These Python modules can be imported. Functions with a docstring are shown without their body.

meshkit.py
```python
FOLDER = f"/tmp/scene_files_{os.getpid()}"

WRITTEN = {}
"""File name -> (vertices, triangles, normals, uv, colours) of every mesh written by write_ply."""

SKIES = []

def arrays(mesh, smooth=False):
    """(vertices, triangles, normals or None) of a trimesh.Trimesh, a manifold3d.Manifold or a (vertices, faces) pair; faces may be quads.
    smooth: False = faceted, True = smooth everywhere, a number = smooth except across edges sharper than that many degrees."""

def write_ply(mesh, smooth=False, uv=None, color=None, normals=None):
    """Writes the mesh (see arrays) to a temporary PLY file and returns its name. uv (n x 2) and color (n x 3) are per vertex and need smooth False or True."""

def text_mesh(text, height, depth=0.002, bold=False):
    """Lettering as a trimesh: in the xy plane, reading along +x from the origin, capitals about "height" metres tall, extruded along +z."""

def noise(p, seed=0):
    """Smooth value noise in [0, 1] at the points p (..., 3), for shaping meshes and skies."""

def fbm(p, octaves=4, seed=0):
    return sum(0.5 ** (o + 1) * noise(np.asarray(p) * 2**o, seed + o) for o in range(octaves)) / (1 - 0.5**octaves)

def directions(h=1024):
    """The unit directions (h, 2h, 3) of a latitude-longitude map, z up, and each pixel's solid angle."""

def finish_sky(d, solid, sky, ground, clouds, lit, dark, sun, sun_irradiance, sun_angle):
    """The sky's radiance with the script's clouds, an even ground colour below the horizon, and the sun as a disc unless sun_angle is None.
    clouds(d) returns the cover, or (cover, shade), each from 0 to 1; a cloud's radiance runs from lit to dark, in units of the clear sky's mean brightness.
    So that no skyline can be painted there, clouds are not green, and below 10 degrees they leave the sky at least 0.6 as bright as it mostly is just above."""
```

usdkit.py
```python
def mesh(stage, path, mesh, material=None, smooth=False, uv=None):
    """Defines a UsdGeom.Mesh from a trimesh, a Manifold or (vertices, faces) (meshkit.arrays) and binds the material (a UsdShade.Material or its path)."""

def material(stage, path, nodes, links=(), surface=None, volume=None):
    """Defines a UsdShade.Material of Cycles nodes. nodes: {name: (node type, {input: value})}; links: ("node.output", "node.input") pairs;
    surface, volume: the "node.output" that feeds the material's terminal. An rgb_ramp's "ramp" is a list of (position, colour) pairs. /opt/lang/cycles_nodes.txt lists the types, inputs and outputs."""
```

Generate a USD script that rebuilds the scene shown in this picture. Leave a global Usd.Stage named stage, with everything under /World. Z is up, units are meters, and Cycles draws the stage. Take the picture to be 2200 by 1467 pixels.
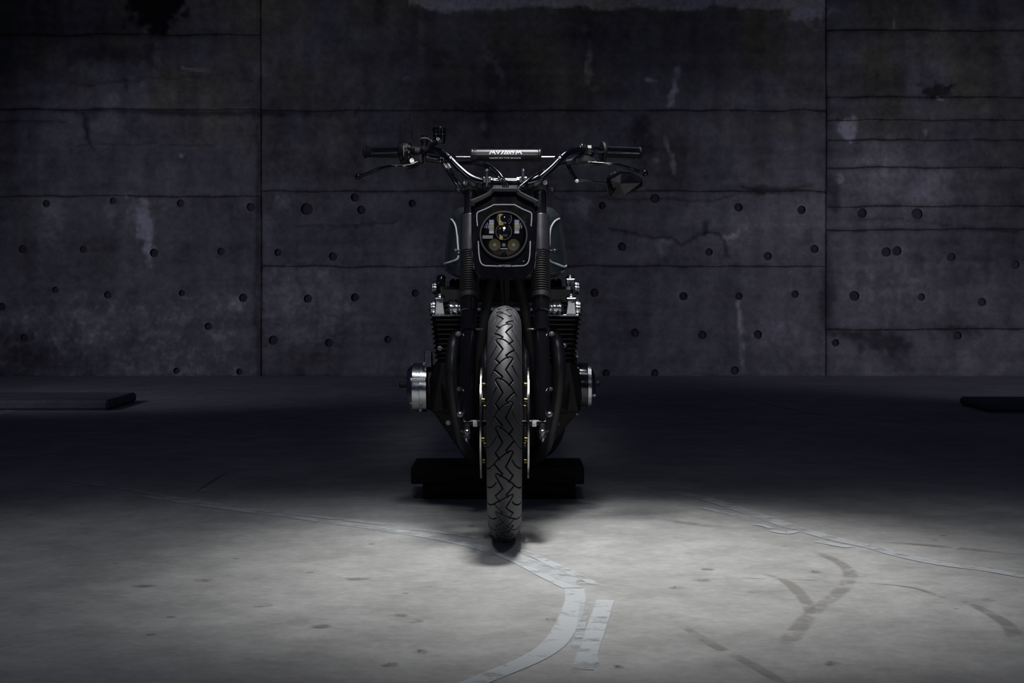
import math, numpy as np, trimesh, usdkit, meshkit
from pxr import Usd, UsdGeom, UsdLux, UsdShade, Sdf, Gf
from scipy.spatial import Delaunay
import manifold3d as m3

stage = Usd.Stage.CreateInMemory()
UsdGeom.SetStageUpAxis(stage, 'Z'); UsdGeom.SetStageMetersPerUnit(stage, 1.0)
UsdGeom.Xform.Define(stage, '/World')
PI = math.pi

# ------------------------------------------------------------------ camera, light, exposure
D, H, F, HZ = 4.5, 0.74, 3333.0, 612.0          # camera to front axle, lens height, focal length in px of a 2200 px frame, horizon row
cam = UsdGeom.Camera.Define(stage, '/World/Camera')
cam.AddTranslateOp().Set(Gf.Vec3d(0, -D, H)); cam.AddRotateXOp().Set(90.0)
cam.CreateHorizontalApertureAttr(36.0); cam.CreateVerticalApertureAttr(36.0 * 1467 / 2200)
cam.CreateFocalLengthAttr(36.0 * F / 2200)
cam.CreateVerticalApertureOffsetAttr(-(733.5 - HZ) * 36.0 / 2200)
cam.CreateClippingRangeAttr(Gf.Vec2f(0.05, 200)); cam.CreateExposureAttr(0.0)

def aim(prim, pos, target, roll=0):
    z = np.array(pos, float) - np.array(target, float); z /= np.linalg.norm(z)
    up = np.array([0, 0, 1.0]) if abs(z[2]) < .95 else np.array([0, 1.0, 0])
    x = np.cross(up, z); x /= np.linalg.norm(x); y = np.cross(z, x)
    M = Gf.Matrix4d(*[float(q) for q in (*x, 0, *y, 0, *z, 0, *pos, 1)])
    UsdGeom.Xformable(prim).AddTransformOp().Set(M)

def rect(name, pos, target, w, h, power, color=(1, 1, 1), spread=None, soft=1.0):
    l = UsdLux.RectLight.Define(stage, '/World/' + name)
    l.CreateWidthAttr(w); l.CreateHeightAttr(h); l.CreateIntensityAttr(power); l.CreateColorAttr(Gf.Vec3f(*color))
    if spread:
        s = UsdLux.ShapingAPI.Apply(l.GetPrim()); s.CreateShapingConeAngleAttr(spread); s.CreateShapingConeSoftnessAttr(soft)
    aim(l.GetPrim(), pos, target); return l

def spot(name, pos, target, r, power, color=(1, 1, 1), cone=30, soft=1.0):
    l = UsdLux.SphereLight.Define(stage, '/World/' + name)
    l.CreateRadiusAttr(r); l.CreateIntensityAttr(power); l.CreateColorAttr(Gf.Vec3f(*color))
    s = UsdLux.ShapingAPI.Apply(l.GetPrim()); s.CreateShapingConeAngleAttr(cone); s.CreateShapingConeSoftnessAttr(soft)
    aim(l.GetPrim(), pos, target); return l

dome = UsdLux.DomeLight.Define(stage, '/World/ambient_light')
dome.CreateIntensityAttr(0.006); dome.CreateColorAttr(Gf.Vec3f(.36, .42, 1.0))
spot('overhead_lamp', (0.18, 0.30, 3.3), (0.25, -0.42, 0), .20, 305.0, (1.0, .99, .97), 22.3)
spot('overhead_lamp_left', (-.75, -.55, 3.3), (-.75, -.50, 0), .2, 42.0, (.95, .97, 1.0), 28)
spot('overhead_lamp_right', (1.2, -.55, 3.3), (1.2, -.50, 0), .2, 42.0, (.98, .98, 1.0), 28)
spot('bike_lamp', (0.0, -0.45, 2.6), (0.0, 0.15, .9), .30, 18.0, (.93, .96, 1.0), 17)
rect('top_softbox', (0, -.3, 2.4), (0, -.25, 0), 1.1, .5, 1.7, (.95, .97, 1.0))
spot('front_lamp', (0.1, -4.2, 2.3), (-.02, .1, .98), .25, 130.0, (.97, .97, 1.0), 5.2)
rect('strip_softbox_left', (-2.4, -1.2, 1.3), (-.1, .3, .75), .25, 1.3, 1.0, (.72, .86, 1.0))
rect('strip_softbox_right', (2.4, -1.2, 1.3), (.1, .3, .75), .25, 1.3, 1.0, (.72, .86, 1.0))
spot('wall_lamp_right', (4.4, 2.6, 1.6), (3.4, 8.1, 0.9), .25, 56.0, (.76, .725, 1.0), 29)
spot('wall_lamp_left', (-4.4, 2.6, 1.6), (-1.5, 8.1, 0.8), .25, 50.0, (.74, .715, 1.0), 34)

# ------------------------------------------------------------------ helpers: scene graph
used = {}
def path_of(name, parent):
    base = (parent or '/World') + '/' + name
    n = used.get(base, 0); used[base] = n + 1
    return base if n == 0 else '%s_%03d' % (base, n)
def keys(prim, **kw):
    for k, v in kw.items():
        if v: prim.SetCustomDataByKey(k, v)
def thing(name, label, category, loc=(0, 0, 0), group=None, kind=None):
    p = path_of(name, None); x = UsdGeom.Xform.Define(stage, p); x.AddTranslateOp().Set(Gf.Vec3d(*loc))
    keys(x.GetPrim(), label=label, category=category, group=group, kind=kind); return p
def part(name, mesh, mat, parent=None, smooth=35, label=None, kind=None, tint=None):
    p = path_of(name, parent)
    m = usdkit.mesh(stage, p, mesh, M[mat], smooth=smooth)
    if tint is not None:
        UsdGeom.PrimvarsAPI(m).CreatePrimvar('tint', Sdf.ValueTypeNames.Color3fArray, 'vertex').Set([Gf.Vec3f(*map(float, c)) for c in tint])
    keys(m.GetPrim(), label=label, kind=kind); return p

# ------------------------------------------------------------------ helpers: shapes (all return (vertices, faces) or trimesh)
XB = -0.021                                           # the bike's centre plane
def W(px, py, y):                                     # photo pixel at world depth y -> bike-local point
    Y = D + y
    return np.array([(px - 1100) * Y / F - XB, y, H - (py - HZ) * Y / F])
def FL(px, py):                                       # photo pixel -> point on the floor
    Y = F * H / (py - HZ)
    return np.array([(px - 1100) * Y / F, Y - D, 0.0])
def tm(v, f): return trimesh.Trimesh(np.asarray(v, float), np.asarray(f, int), process=False)
def cat(*ms): return trimesh.util.concatenate([m if isinstance(m, trimesh.Trimesh) else tm(*m) for m in ms])
def mir(m):
    m = m.copy(); m.vertices[:, 0] *= -1; m.faces = m.faces[:, ::-1]; return m
def unit(v): v = np.asarray(v, float); return v / np.linalg.norm(v)
def frame(d):
    d = unit(d); a = np.array([0, 0, 1.0]) if abs(d[2]) < .9 else np.array([1.0, 0, 0])
    u = unit(np.cross(a, d)); return u, np.cross(d, u), d
def loft(loops, caps=True):
    L = np.asarray(loops, float); n, m = L.shape[:2]; v = L.reshape(-1, 3); f = []
    for i in range(n - 1):
        a = i * m + np.arange(m); b = i * m + (np.arange(m) + 1) % m
        f += [np.c_[a, b, b + m], np.c_[a, b + m, a + m]]
    if caps:
        c0, c1 = len(v), len(v) + 1; v = np.vstack([v, L[0].mean(0), L[-1].mean(0)]); k = np.arange(m); e = (n - 1) * m
        f += [np.c_[(k + 1) % m, k, np.full(m, c0)], np.c_[e + k, e + (k + 1) % m, np.full(m, c1)]]
    t = tm(v, np.vstack(f))
    if t.volume < 0: t.faces = t.faces[:, ::-1]
    return t
def lathe(p, d, prof, seg=32, ph=0.0):                # prof: (distance along d, radius)
    u, w, d = frame(d); a = np.arange(seg) * 2 * PI / seg + ph
    return loft([np.asarray(p) + t * d + r * (np.cos(a)[:, None] * u + np.sin(a)[:, None] * w) for t, r in prof])
def cyl(p, q, r, seg=24, bev=None):
    p, q = np.asarray(p, float), np.asarray(q, float); h = np.linalg.norm(q - p); b = min(r * .2, h * .2) if bev is None else bev
    return lathe(p, q - p, [(0, r - b), (b, r), (h - b, r), (h, r - b)], seg)
def cr(pts, n=10):                                    # Catmull-Rom
    P = np.asarray(pts, float); P = np.vstack([2 * P[0] - P[1], P, 2 * P[-1] - P[-2]]); out = []
    for i in range(1, len(P) - 2):
        t = np.linspace(0, 1, n, endpoint=False)[:, None]; a, b, c, d = P[i - 1:i + 3]
        out.append(.5 * (2 * b + (c - a) * t + (2 * a - 5 * b + 4 * c - d) * t ** 2 + (3 * b - a - 3 * c + d) * t ** 3))
    return np.vstack([*out, P[-2:-1]])
def tube(pts, r, seg=14, n=8, flat=None):             # flat: (direction, factor) squeezes the section
    P = cr(pts, n) if n else np.asarray(pts, float); R = np.broadcast_to(np.asarray(r, float), (len(P),)) if np.ndim(r) == 0 else np.interp(np.linspace(0, 1, len(P)), np.linspace(0, 1, len(r)), r)
    T = np.gradient(P, axis=0); T /= np.linalg.norm(T, axis=1, keepdims=True) + 1e-12
    u = frame(T[0])[0]; a = np.arange(seg) * 2 * PI / seg; loops = []
    for p, t, rr in zip(P, T, R):
        u = unit(u - t * np.dot(u, t)); w = np.cross(t, u)
        o = rr * (np.cos(a)[:, None] * u + np.sin(a)[:, None] * w)
        if flat is not None: o = o - (1 - flat[1]) * (o @ unit(flat[0]))[:, None] * unit(flat[0])
        loops.append(p + o)
    return loft(loops)
def rbox(c, s, r=.003, rot=None):                     # chamfered box
    s = np.asarray(s, float) / 2; r = min(r, s.min() * .9); P = []
    for sx in (-1, 1):
        for sy in (-1, 1):
            for sz in (-1, 1):
                for k in range(3):
                    q = s - r; q[k] = s[k]; P.append(q * (sx, sy, sz))
    P = np.array(P)
    if rot is not None: P = P @ np.asarray(rot).T
    return hull(P + np.asarray(c))
def hull(P):
    m = m3.Manifold.hull_points(np.asarray(P, float)).to_mesh()
    return tm(np.array(m.vert_properties)[:, :3], np.array(m.tri_verts))
def rotx(a): c, s = math.cos(a), math.sin(a); return np.array([[1, 0, 0], [0, c, -s], [0, s, c]])
def roty(a): c, s = math.cos(a), math.sin(a); return np.array([[c, 0, s], [0, 1, 0], [-s, 0, c]])
def rotz(a): c, s = math.cos(a), math.sin(a); return np.array([[c, -s, 0], [s, c, 0], [0, 0, 1]])
def inset(poly, d):
    P = np.asarray(poly, float); a = P - np.roll(P, 1, 0); b = np.roll(P, -1, 0) - P
    area = .5 * np.sum(P[:, 0] * np.roll(P[:, 1], -1) - np.roll(P[:, 0], -1) * P[:, 1]); s = 1 if area > 0 else -1
    na = s * np.c_[-a[:, 1], a[:, 0]] / np.linalg.norm(a, axis=1)[:, None]; nb = s * np.c_[-b[:, 1], b[:, 0]] / np.linalg.norm(b, axis=1)[:, None]
    k = na + nb; return P + d * k / np.maximum((k * na).sum(1), .35)[:, None]
def prism(poly, y0, y1, bev=.002, back=False):        # polygon in (x, z) drawn from y0 (front, bevelled) to y1
    from shapely.geometry import Polygon
    P = np.asarray(poly, float); n = len(P); I = inset(P, bev)
    lay = lambda q, y: np.c_[q[:, 0], np.full(n, y), q[:, 1]]
    loops = [lay(I, y0), lay(P, y0 + bev), lay(P, y1)]
    t = loft(loops, caps=False); v, f = [t.vertices], [t.faces]
    tv, tf = trimesh.creation.triangulate_polygon(Polygon(I), engine='earcut')
    v.append(np.c_[tv[:, 0], np.full(len(tv), y0), tv[:, 1]]); f.append(tf + 3 * n)
    tv2, tf2 = trimesh.creation.triangulate_polygon(Polygon(P), engine='earcut')
    v.append(np.c_[tv2[:, 0], np.full(len(tv2), y1), tv2[:, 1]]); f.append(tf2[:, ::-1] + 3 * n + len(tv))
    m = tm(np.vstack(v), np.vstack(f)); trimesh.repair.fix_normals(m); return m
def pxpoly(pts, y): return np.array([W(a, b, y)[[0, 2]] for a, b in pts])
def ball(c, r, sub=2, s=(1, 1, 1)):
    m = trimesh.creation.icosphere(sub, r); m.vertices = m.vertices * s + np.asarray(c); return m
def bolt(p, d, r=.005, h=.005):                       # hexagon head with washer and domed end
    return cat(lathe(p, d, [(0, r * 1.45), (h * .25, r * 1.45)], 16), lathe(p, d, [(h * .25, r), (h, r), (h * 1.25, r * .7)], 6))
def capbolt(p, d, r=.005, h=.006):                    # socket-head bolt, its socket sunk in
    return lathe(p, d, [(0, r), (h * .8, r), (h, r * .85), (h, r * .5), (h * .5, r * .45), (h * .5, r * .1)], 20)

# ------------------------------------------------------------------ materials
M = {}
def mat(name, color, rough=.5, metal=0.0, coat=0.0, spec=.5, bump=None, vary=0.0, aniso=0.0, **kw):
    nodes = {'p': ('principled_bsdf', dict(base_color=color, roughness=rough, metallic=metal, coat_weight=coat, coat_roughness=.08, specular_ior_level=spec, anisotropic=aniso, **kw))}
    links = []
    nodes['tc'] = ('texture_coordinate', {})
    if vary or bump:
        nodes['n'] = ('noise_texture', dict(scale=bump[0] if bump else 40.0, detail=5.0, roughness=.6)); links.append(('tc.object', 'n.vector'))
    if bump:
        nodes['b'] = ('bump', dict(strength=bump[1], distance=bump[2])); links += [('n.fac', 'b.height'), ('b.normal', 'p.normal')]
    if vary:
        nodes['r'] = ('map_range', dict(from_min=.3, from_max=.7, to_min=max(rough - vary, .02), to_max=rough + vary)); links += [('n.fac', 'r.value'), ('r.result', 'p.roughness')]
    M[name] = usdkit.material(stage, '/World/Looks/' + name, nodes, links, surface='p.BSDF')
mat('gloss_black', (.006, .006, .008), .12, coat=.6, vary=.04)
mat('black_chrome', (.24, .24, .26), .13, metal=1.0, coat=.3, vary=.04)
mat('satin_black', (.011, .011, .014), .38, vary=.06)
mat('matte_black', (.008, .008, .010), .6, vary=.08, spec=.35)
mat('dark_grey_satin', (.055, .055, .064), .36, metal=.5, vary=.05)
mat('shroud_grey', (.030, .030, .037), .36, metal=.4, vary=.05)
mat('gaiter_rubber', (.012, .012, .014), .5, spec=.45, vary=.05)
mat('engine_black', (.004, .004, .005), .5, spec=.3, bump=(260, .25, .002), vary=.08)
mat('rubber', (.026, .026, .030), .55, spec=.45, bump=(500, .15, .001), vary=.05)
mat('tyre_rubber', (.023, .0235, .029), .55, spec=.8, bump=(350, .2, .001), vary=.06)
mat('groove_free', (.01, .01, .01), .8)
mat('pad_vinyl', (.014, .014, .017), .34, bump=(700, .12, .0008), vary=.05)
mat('tank_paint', (.045, .058, .066), .36, metal=.4, coat=.25, vary=.03)
mat('white_line', (.62, .64, .66), .45)
mat('white_print', (.85, .85, .86), .5)
mat('chrome', (.72, .73, .76), .10, metal=1.0, vary=.04)
mat('polished_aluminium', (.55, .57, .60), .20, metal=1.0, bump=(120, .02, .001), vary=.04)
mat('zinc', (.60, .60, .60), .28, metal=1.0, vary=.08)
mat('steel_disc', (.58, .56, .53), .24, metal=1.0, vary=.06)
mat('gold', (.38, .29, .13), .35, metal=1.0)
mat('blackout', (.003, .003, .004), .6, spec=.06)
mat('led_yellow', (.55, .46, .10), .45)
mat('led_amber_reflector', (.15, .135, .06), .4)
mat('led_white', (.88, .9, .95), .25)
mat('led_blue', (.45, .55, .78), .25)
mat('led_grey', (.30, .29, .30), .4)
mat('flag_green', (.02, .25, .12), .5); mat('flag_red', (.5, .02, .02), .5)
mat('projector_glass', (.012, .012, .018), .06, coat=1.0, spec=.8)
mat('black_wood', (.006, .006, .007), .7, spec=.3, bump=(60, .3, .003))
M['lens_glass'] = usdkit.material(stage, '/World/Looks/lens_glass', {
    't': ('transparent_bsdf', dict(color=(.93, .93, .95))), 'g': ('glossy_bsdf', dict(color=(1, 1, 1), roughness=.03)), 'f': ('fresnel', dict(IOR=1.45)),
    'm': ('mix_closure', {})}, [('f.fac', 'm.fac'), ('t.BSDF', 'm.closure1'), ('g.BSDF', 'm.closure2')], surface='m.closure')
M['mirror_glass'] = M['chrome']

def concrete(name, base, tinted, rough=.8, scales=(1.4, 9, 60), spots=None):
    n = {'g': ('geometry', {}),
         'n1': ('noise_texture', dict(scale=scales[0], detail=6.0, roughness=.6)), 'n2': ('noise_texture', dict(scale=scales[1], detail=6.0, roughness=.65)),
         'n3': ('noise_texture', dict(scale=scales[2], detail=4.0, roughness=.6)),
         'r1': ('map_range', dict(from_min=.3, from_max=.7, to_min=.82, to_max=1.12)), 'r2': ('map_range', dict(from_min=.3, from_max=.7, to_min=.78, to_max=1.18)),
         'r3': ('map_range', dict(from_min=.3, from_max=.7, to_min=.90, to_max=1.08)),
         'a': ('math', dict(math_type='multiply')), 'b': ('math', dict(math_type='multiply')),
         'c': ('vector_math', dict(math_type='scale', vector1=base)), 'p': ('principled_bsdf', dict(roughness=rough, specular_ior_level=.3)),
         'bm': ('bump', dict(strength=.35, distance=.01)), 'ad': ('math', dict(math_type='add'))}
    l = [('g.position', 'n1.vector'), ('g.position', 'n2.vector'), ('g.position', 'n3.vector'), ('n1.fac', 'r1.value'), ('n2.fac', 'r2.value'), ('n3.fac', 'r3.value'),
         ('r1.result', 'a.value1'), ('r2.result', 'a.value2'), ('a.value', 'b.value1'), ('r3.result', 'b.value2'), ('b.value', 'c.scale'),
         ('n2.fac', 'ad.value1'), ('n3.fac', 'ad.value2'), ('ad.value', 'bm.height'), ('bm.normal', 'p.normal')]
    if tinted:
        n['t'] = ('attribute', dict(attribute='tint')); l.append(('t.color', 'c.vector1'))
    last = 'c.vector'
    if spots:
        n['v'] = ('voronoi_texture', dict(scale=spots[0], randomness=1.0)); n['vn'] = ('noise_texture', dict(scale=2.3, detail=3.0))
        n['vr'] = ('map_range', dict(from_min=spots[1], from_max=spots[1] * 1.6, to_min=spots[2], to_max=1.0, clamp=True))
        n['vm'] = ('vector_math', dict(math_type='scale'))
        l += [('g.position', 'v.vector'), ('v.distance', 'vr.value'), ('c.vector', 'vm.vector1'), ('vr.result', 'vm.scale')]
        last = 'vm.vector'
    l.append((last, 'p.base_color'))
    M[name] = usdkit.material(stage, '/World/Looks/' + name, n, l, surface='p.BSDF')
concrete('wall_concrete', (.3, .3, .3), True, .85, (2.0, 9, 45))
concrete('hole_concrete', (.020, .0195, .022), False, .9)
concrete('joint_concrete', (.10, .10, .105), False, .9)
concrete('kerb_concrete', (.15, .15, .16), False, .85)
concrete('floor_concrete', (.36, .36, .355), False, .62, (1.3, 6, 38), spots=(5.5, .045, .62))
def worn(name, color, cover, scale, rough=.6, stretch=(1, 1, 1)):   # a worn film on the floor: see-through where the noise has rubbed it off
    M[name] = usdkit.material(stage, '/World/Looks/' + name, {
        'g': ('geometry', {}), 'mp': ('mapping', dict(scale=stretch)), 'n': ('noise_texture', dict(scale=scale, detail=7.0, roughness=.68)), 'e': ('attribute', dict(attribute='tint')),
        'er': ('separate_color', {}), 'ad': ('math', dict(math_type='add')), 'r': ('map_range', dict(from_min=cover, from_max=cover + .16, to_min=0.0, to_max=1.0, clamp=True)),
        'mx': ('math', dict(math_type='multiply')), 't': ('transparent_bsdf', {}), 'p': ('principled_bsdf', dict(base_color=color, roughness=rough, specular_ior_level=.3)), 'm': ('mix_closure', {})},
        [('g.position', 'mp.vector'), ('mp.vector', 'n.vector'), ('e.color', 'er.color'), ('n.fac', 'r.value'), ('r.result', 'mx.value1'), ('er.r', 'mx.value2'), ('mx.value', 'm.fac'),
         ('t.BSDF', 'm.closure1'), ('p.BSDF', 'm.closure2')], surface='m.closure')
worn('line_paint', (.53, .56, .58), .31, 13)
worn('worn_line_paint', (.51, .54, .56), .36, 13)
worn('faint_line_paint', (.49, .51, .53), .37, 14)
worn('tyre_mark', (.285, .272, .255), .40, 9)
worn('stain_film', (.21, .205, .20), .42, 14)
worn('crack_dirt', (.10, .10, .10), .35, 20)

# ------------------------------------------------------------------ back wall
YW = 8.1                                              # wall face
def WX(px): return (px - 1100) * (D + YW) / F
def WZ(py): return H - (py - HZ) * (D + YW) / F
PX = (D + YW) / F
HOLES = [(100, 438, 8), (243, 433, 7), (388, 435, 8), (539, 444, 9), (659, 449, 13), (50, 535, 9), (180, 536, 8), (331, 542, 9), (475, 538, 8), (597, 543, 8), (715, 551, 9),
         (120, 623, 7), (232, 634, 8), (391, 628, 7), (522, 638, 9), (661, 643, 9), (5, 658, 8), (448, 700, 8), (587, 732, 10), (707, 737, 9), (833, 728, 8), (892, 628, 8), (762, 637, 9),
         (762, 425, 9), (776, 450, 9), (885, 437, 8), (380, 797, 7), (515, 797, 7), (52, 725, 8), (1294, 442, 8), (1407, 428, 10), (1336, 530, 9), (1277, 631, 9), (1364, 714, 9), (1509, 720, 9), (1523, 541, 8),
         (1468, 635, 9), (1587, 637, 8), (1628, 719, 9), (1649, 550, 9), (1586, 446, 9), (1722, 452, 9), (1750, 535, 9), (1708, 632, 8), (1795, 737, 8), (1852, 457, 10), (1970, 459, 12),
         (2136, 452, 9), (1904, 540, 10), (1927, 539, 10), (2044, 554, 9), (2182, 570, 9), (1836, 633, 11), (1980, 638, 8), (2110, 651, 9), (1302, 800, 8), (1407, 801, 8), (1579, 797, 9), (2057, 722, 9)]
# stains: centre, half axes, tilt (deg), strength (>0 lighter, <0 darker), edge softness
STAINS = [(315, 492, 15, 58, -8, .9, .35), (283, 450, 16, 28, 10, .35, .5), (238, 455, 11, 26, 0, .25, .6), (115, 470, 22, 52, 0, .28, .6), (118, 122, 28, 24, 0, .30, .6), (338, 140, 9, 36, 0, .35, .6),
          (395, 145, 8, 4, 30, .8, .3), (420, 148, 18, 4, 8, .5, .5), (390, 334, 7, 5, 0, .6, .3), (215, 145, 60, 22, 0, .20, .7), (240, 270, 30, 45, 0, .18, .7), (605, 432, 16, 16, 0, .3, .5),
          (1265, 140, 7, 40, 2, .85, .5), (1255, 60, 4, 12, 0, .5, .5), (1453, 165, 7, 30, 6, .7, .5), (1443, 215, 7, 24, 22, .9, .4), (1433, 312, 5, 16, -8, .7, .4), (1445, 345, 6, 26, -14, .95, .4),
          (1411, 346, 8, 6, 40, .7, .4), (1399, 173, 10, 4, 15, .6, .4), (1280, 190, 9, 5, -20, .4, .5), (1587, 680, 5, 34, -3, .65, .5), (1595, 760, 6, 40, -5, .45, .6), (1590, 700, 8, 14, 0, .5, .5),
          (1822, 272, 24, 18, 0, .75, .35), (1828, 292, 9, 12, 0, .7, .4), (1988, 282, 5, 9, -10, .7, .3), (2021, 213, 9, 4, 30, .8, .3), (1921, 52, 3, 14, 0, .7, .4), (1740, 52, 22, 6, 28, .5, .5),
          (1803, 382, 8, 9, 0, .6, .4), (1740, 18, 40, 18, 0, .9, .5), (1730, 25, 22, 20, 20, .5, .4), (1060, 135, 8, 34, -38, .45, .5), (1040, 268, 8, 12, 0, .4, .5), (872, 168, 9, 5, -20, .5, .4), (905, 95, 8, 70, 0, .22, .7),
          (190, 690, 36, 22, 10, .28, .5), (505, 655, 18, 14, 0, .38, .6), (60, 690, 40, 26, 0, .22, .7), (150, 730, 70, 20, 0, .2, .7), (1250, 450, 24, 22, 0, .35, .4), (1425, 535, 14, 16, -20, .35, .4), (1575, 505, 24, 5, -35, .5, .5),
          (1650, 715, 60, 24, 0, .22, .7), (668, 655, 98, 80, 0, .30, .35), (1900, 610, 95, 60, 0, .22, .8), (1960, 390, 120, 50, 0, .2, .8), (1900, 330, 50, 35, 0, .15, .8), (1640, 480, 110, 60, 0, .12, .9),
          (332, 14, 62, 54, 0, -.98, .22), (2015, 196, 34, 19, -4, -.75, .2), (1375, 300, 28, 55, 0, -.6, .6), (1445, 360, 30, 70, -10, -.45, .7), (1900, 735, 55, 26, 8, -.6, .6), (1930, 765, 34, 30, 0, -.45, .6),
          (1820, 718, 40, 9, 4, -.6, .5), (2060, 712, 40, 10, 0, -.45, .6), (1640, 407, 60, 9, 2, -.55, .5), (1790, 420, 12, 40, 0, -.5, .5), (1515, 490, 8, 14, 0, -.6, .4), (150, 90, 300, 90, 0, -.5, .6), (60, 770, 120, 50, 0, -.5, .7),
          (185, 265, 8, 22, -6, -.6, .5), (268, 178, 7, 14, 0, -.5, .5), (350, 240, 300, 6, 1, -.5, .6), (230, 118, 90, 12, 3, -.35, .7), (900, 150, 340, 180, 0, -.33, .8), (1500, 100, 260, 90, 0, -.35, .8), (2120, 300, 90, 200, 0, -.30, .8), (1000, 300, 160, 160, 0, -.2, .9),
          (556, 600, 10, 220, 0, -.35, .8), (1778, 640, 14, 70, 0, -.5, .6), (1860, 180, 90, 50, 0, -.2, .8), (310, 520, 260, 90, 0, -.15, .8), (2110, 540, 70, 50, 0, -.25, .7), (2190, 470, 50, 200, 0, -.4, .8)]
CRACKS = [([(1312, 492), (1360, 500), (1405, 512), (1442, 514), (1465, 525), (1484, 514), (1500, 502), (1520, 499), (1545, 502), (1557, 520), (1560, 548)], 3.5, .6),
          ([(1288, 424), (1340, 430), (1440, 428), (1480, 432), (1540, 431), (1575, 418)], 3, .5), ([(1240, 430), (1215, 432), (1195, 425)], 3, .4), ([(1595, 404), (1640, 411), (1700, 409), (1745, 400)], 4, .5),
          ([(178, 240), (182, 270), (190, 300), (200, 325)], 3, .6), ([(150, 178), (215, 182), (235, 174), (300, 172)], 2.5, .4), ([(0, 261), (140, 260)], 2.5, .5), ([(140, 310), (330, 310), (460, 312)], 2, .4),
          ([(300, 168), (340, 167), (500, 158)], 2, .3), ([(1580, 240), (1555, 196)], 1.8, -.4), ([(640, 485), (740, 485), (850, 476)], 3, .5), ([(1000, 555), (1100, 548)], 2, .3), ([(860, 260), (862, 330)], 2, .4), ([(880, 240), (885, 300)], 1.5, .4),
          ([(770, 230), (762, 250)], 3, .5), ([(710, 215), (711, 250)], 2, .5), ([(1545, 578), (1545, 545)], 2, .3), ([(1210, 840 / 2), (1210, 470)], 2, .3), ([(1850, 470), (1930, 472), (1990, 478), (2080, 488), (2190, 500)], 2.5, .4), ([(545, 240), (556, 330), (552, 480), (548, 700)], 3, .4)]
def seg_dist(p, pts):
    d = np.full(len(p), 1e9)
    for a, b in zip(pts[:-1], pts[1:]):
        a, b = np.asarray(a, float), np.asarray(b, float); ab = b - a
        t = np.clip(((p - a) @ ab) / (ab @ ab), 0, 1); d = np.minimum(d, np.linalg.norm(p - a - t[:, None] * ab, axis=1))
    return d
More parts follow.
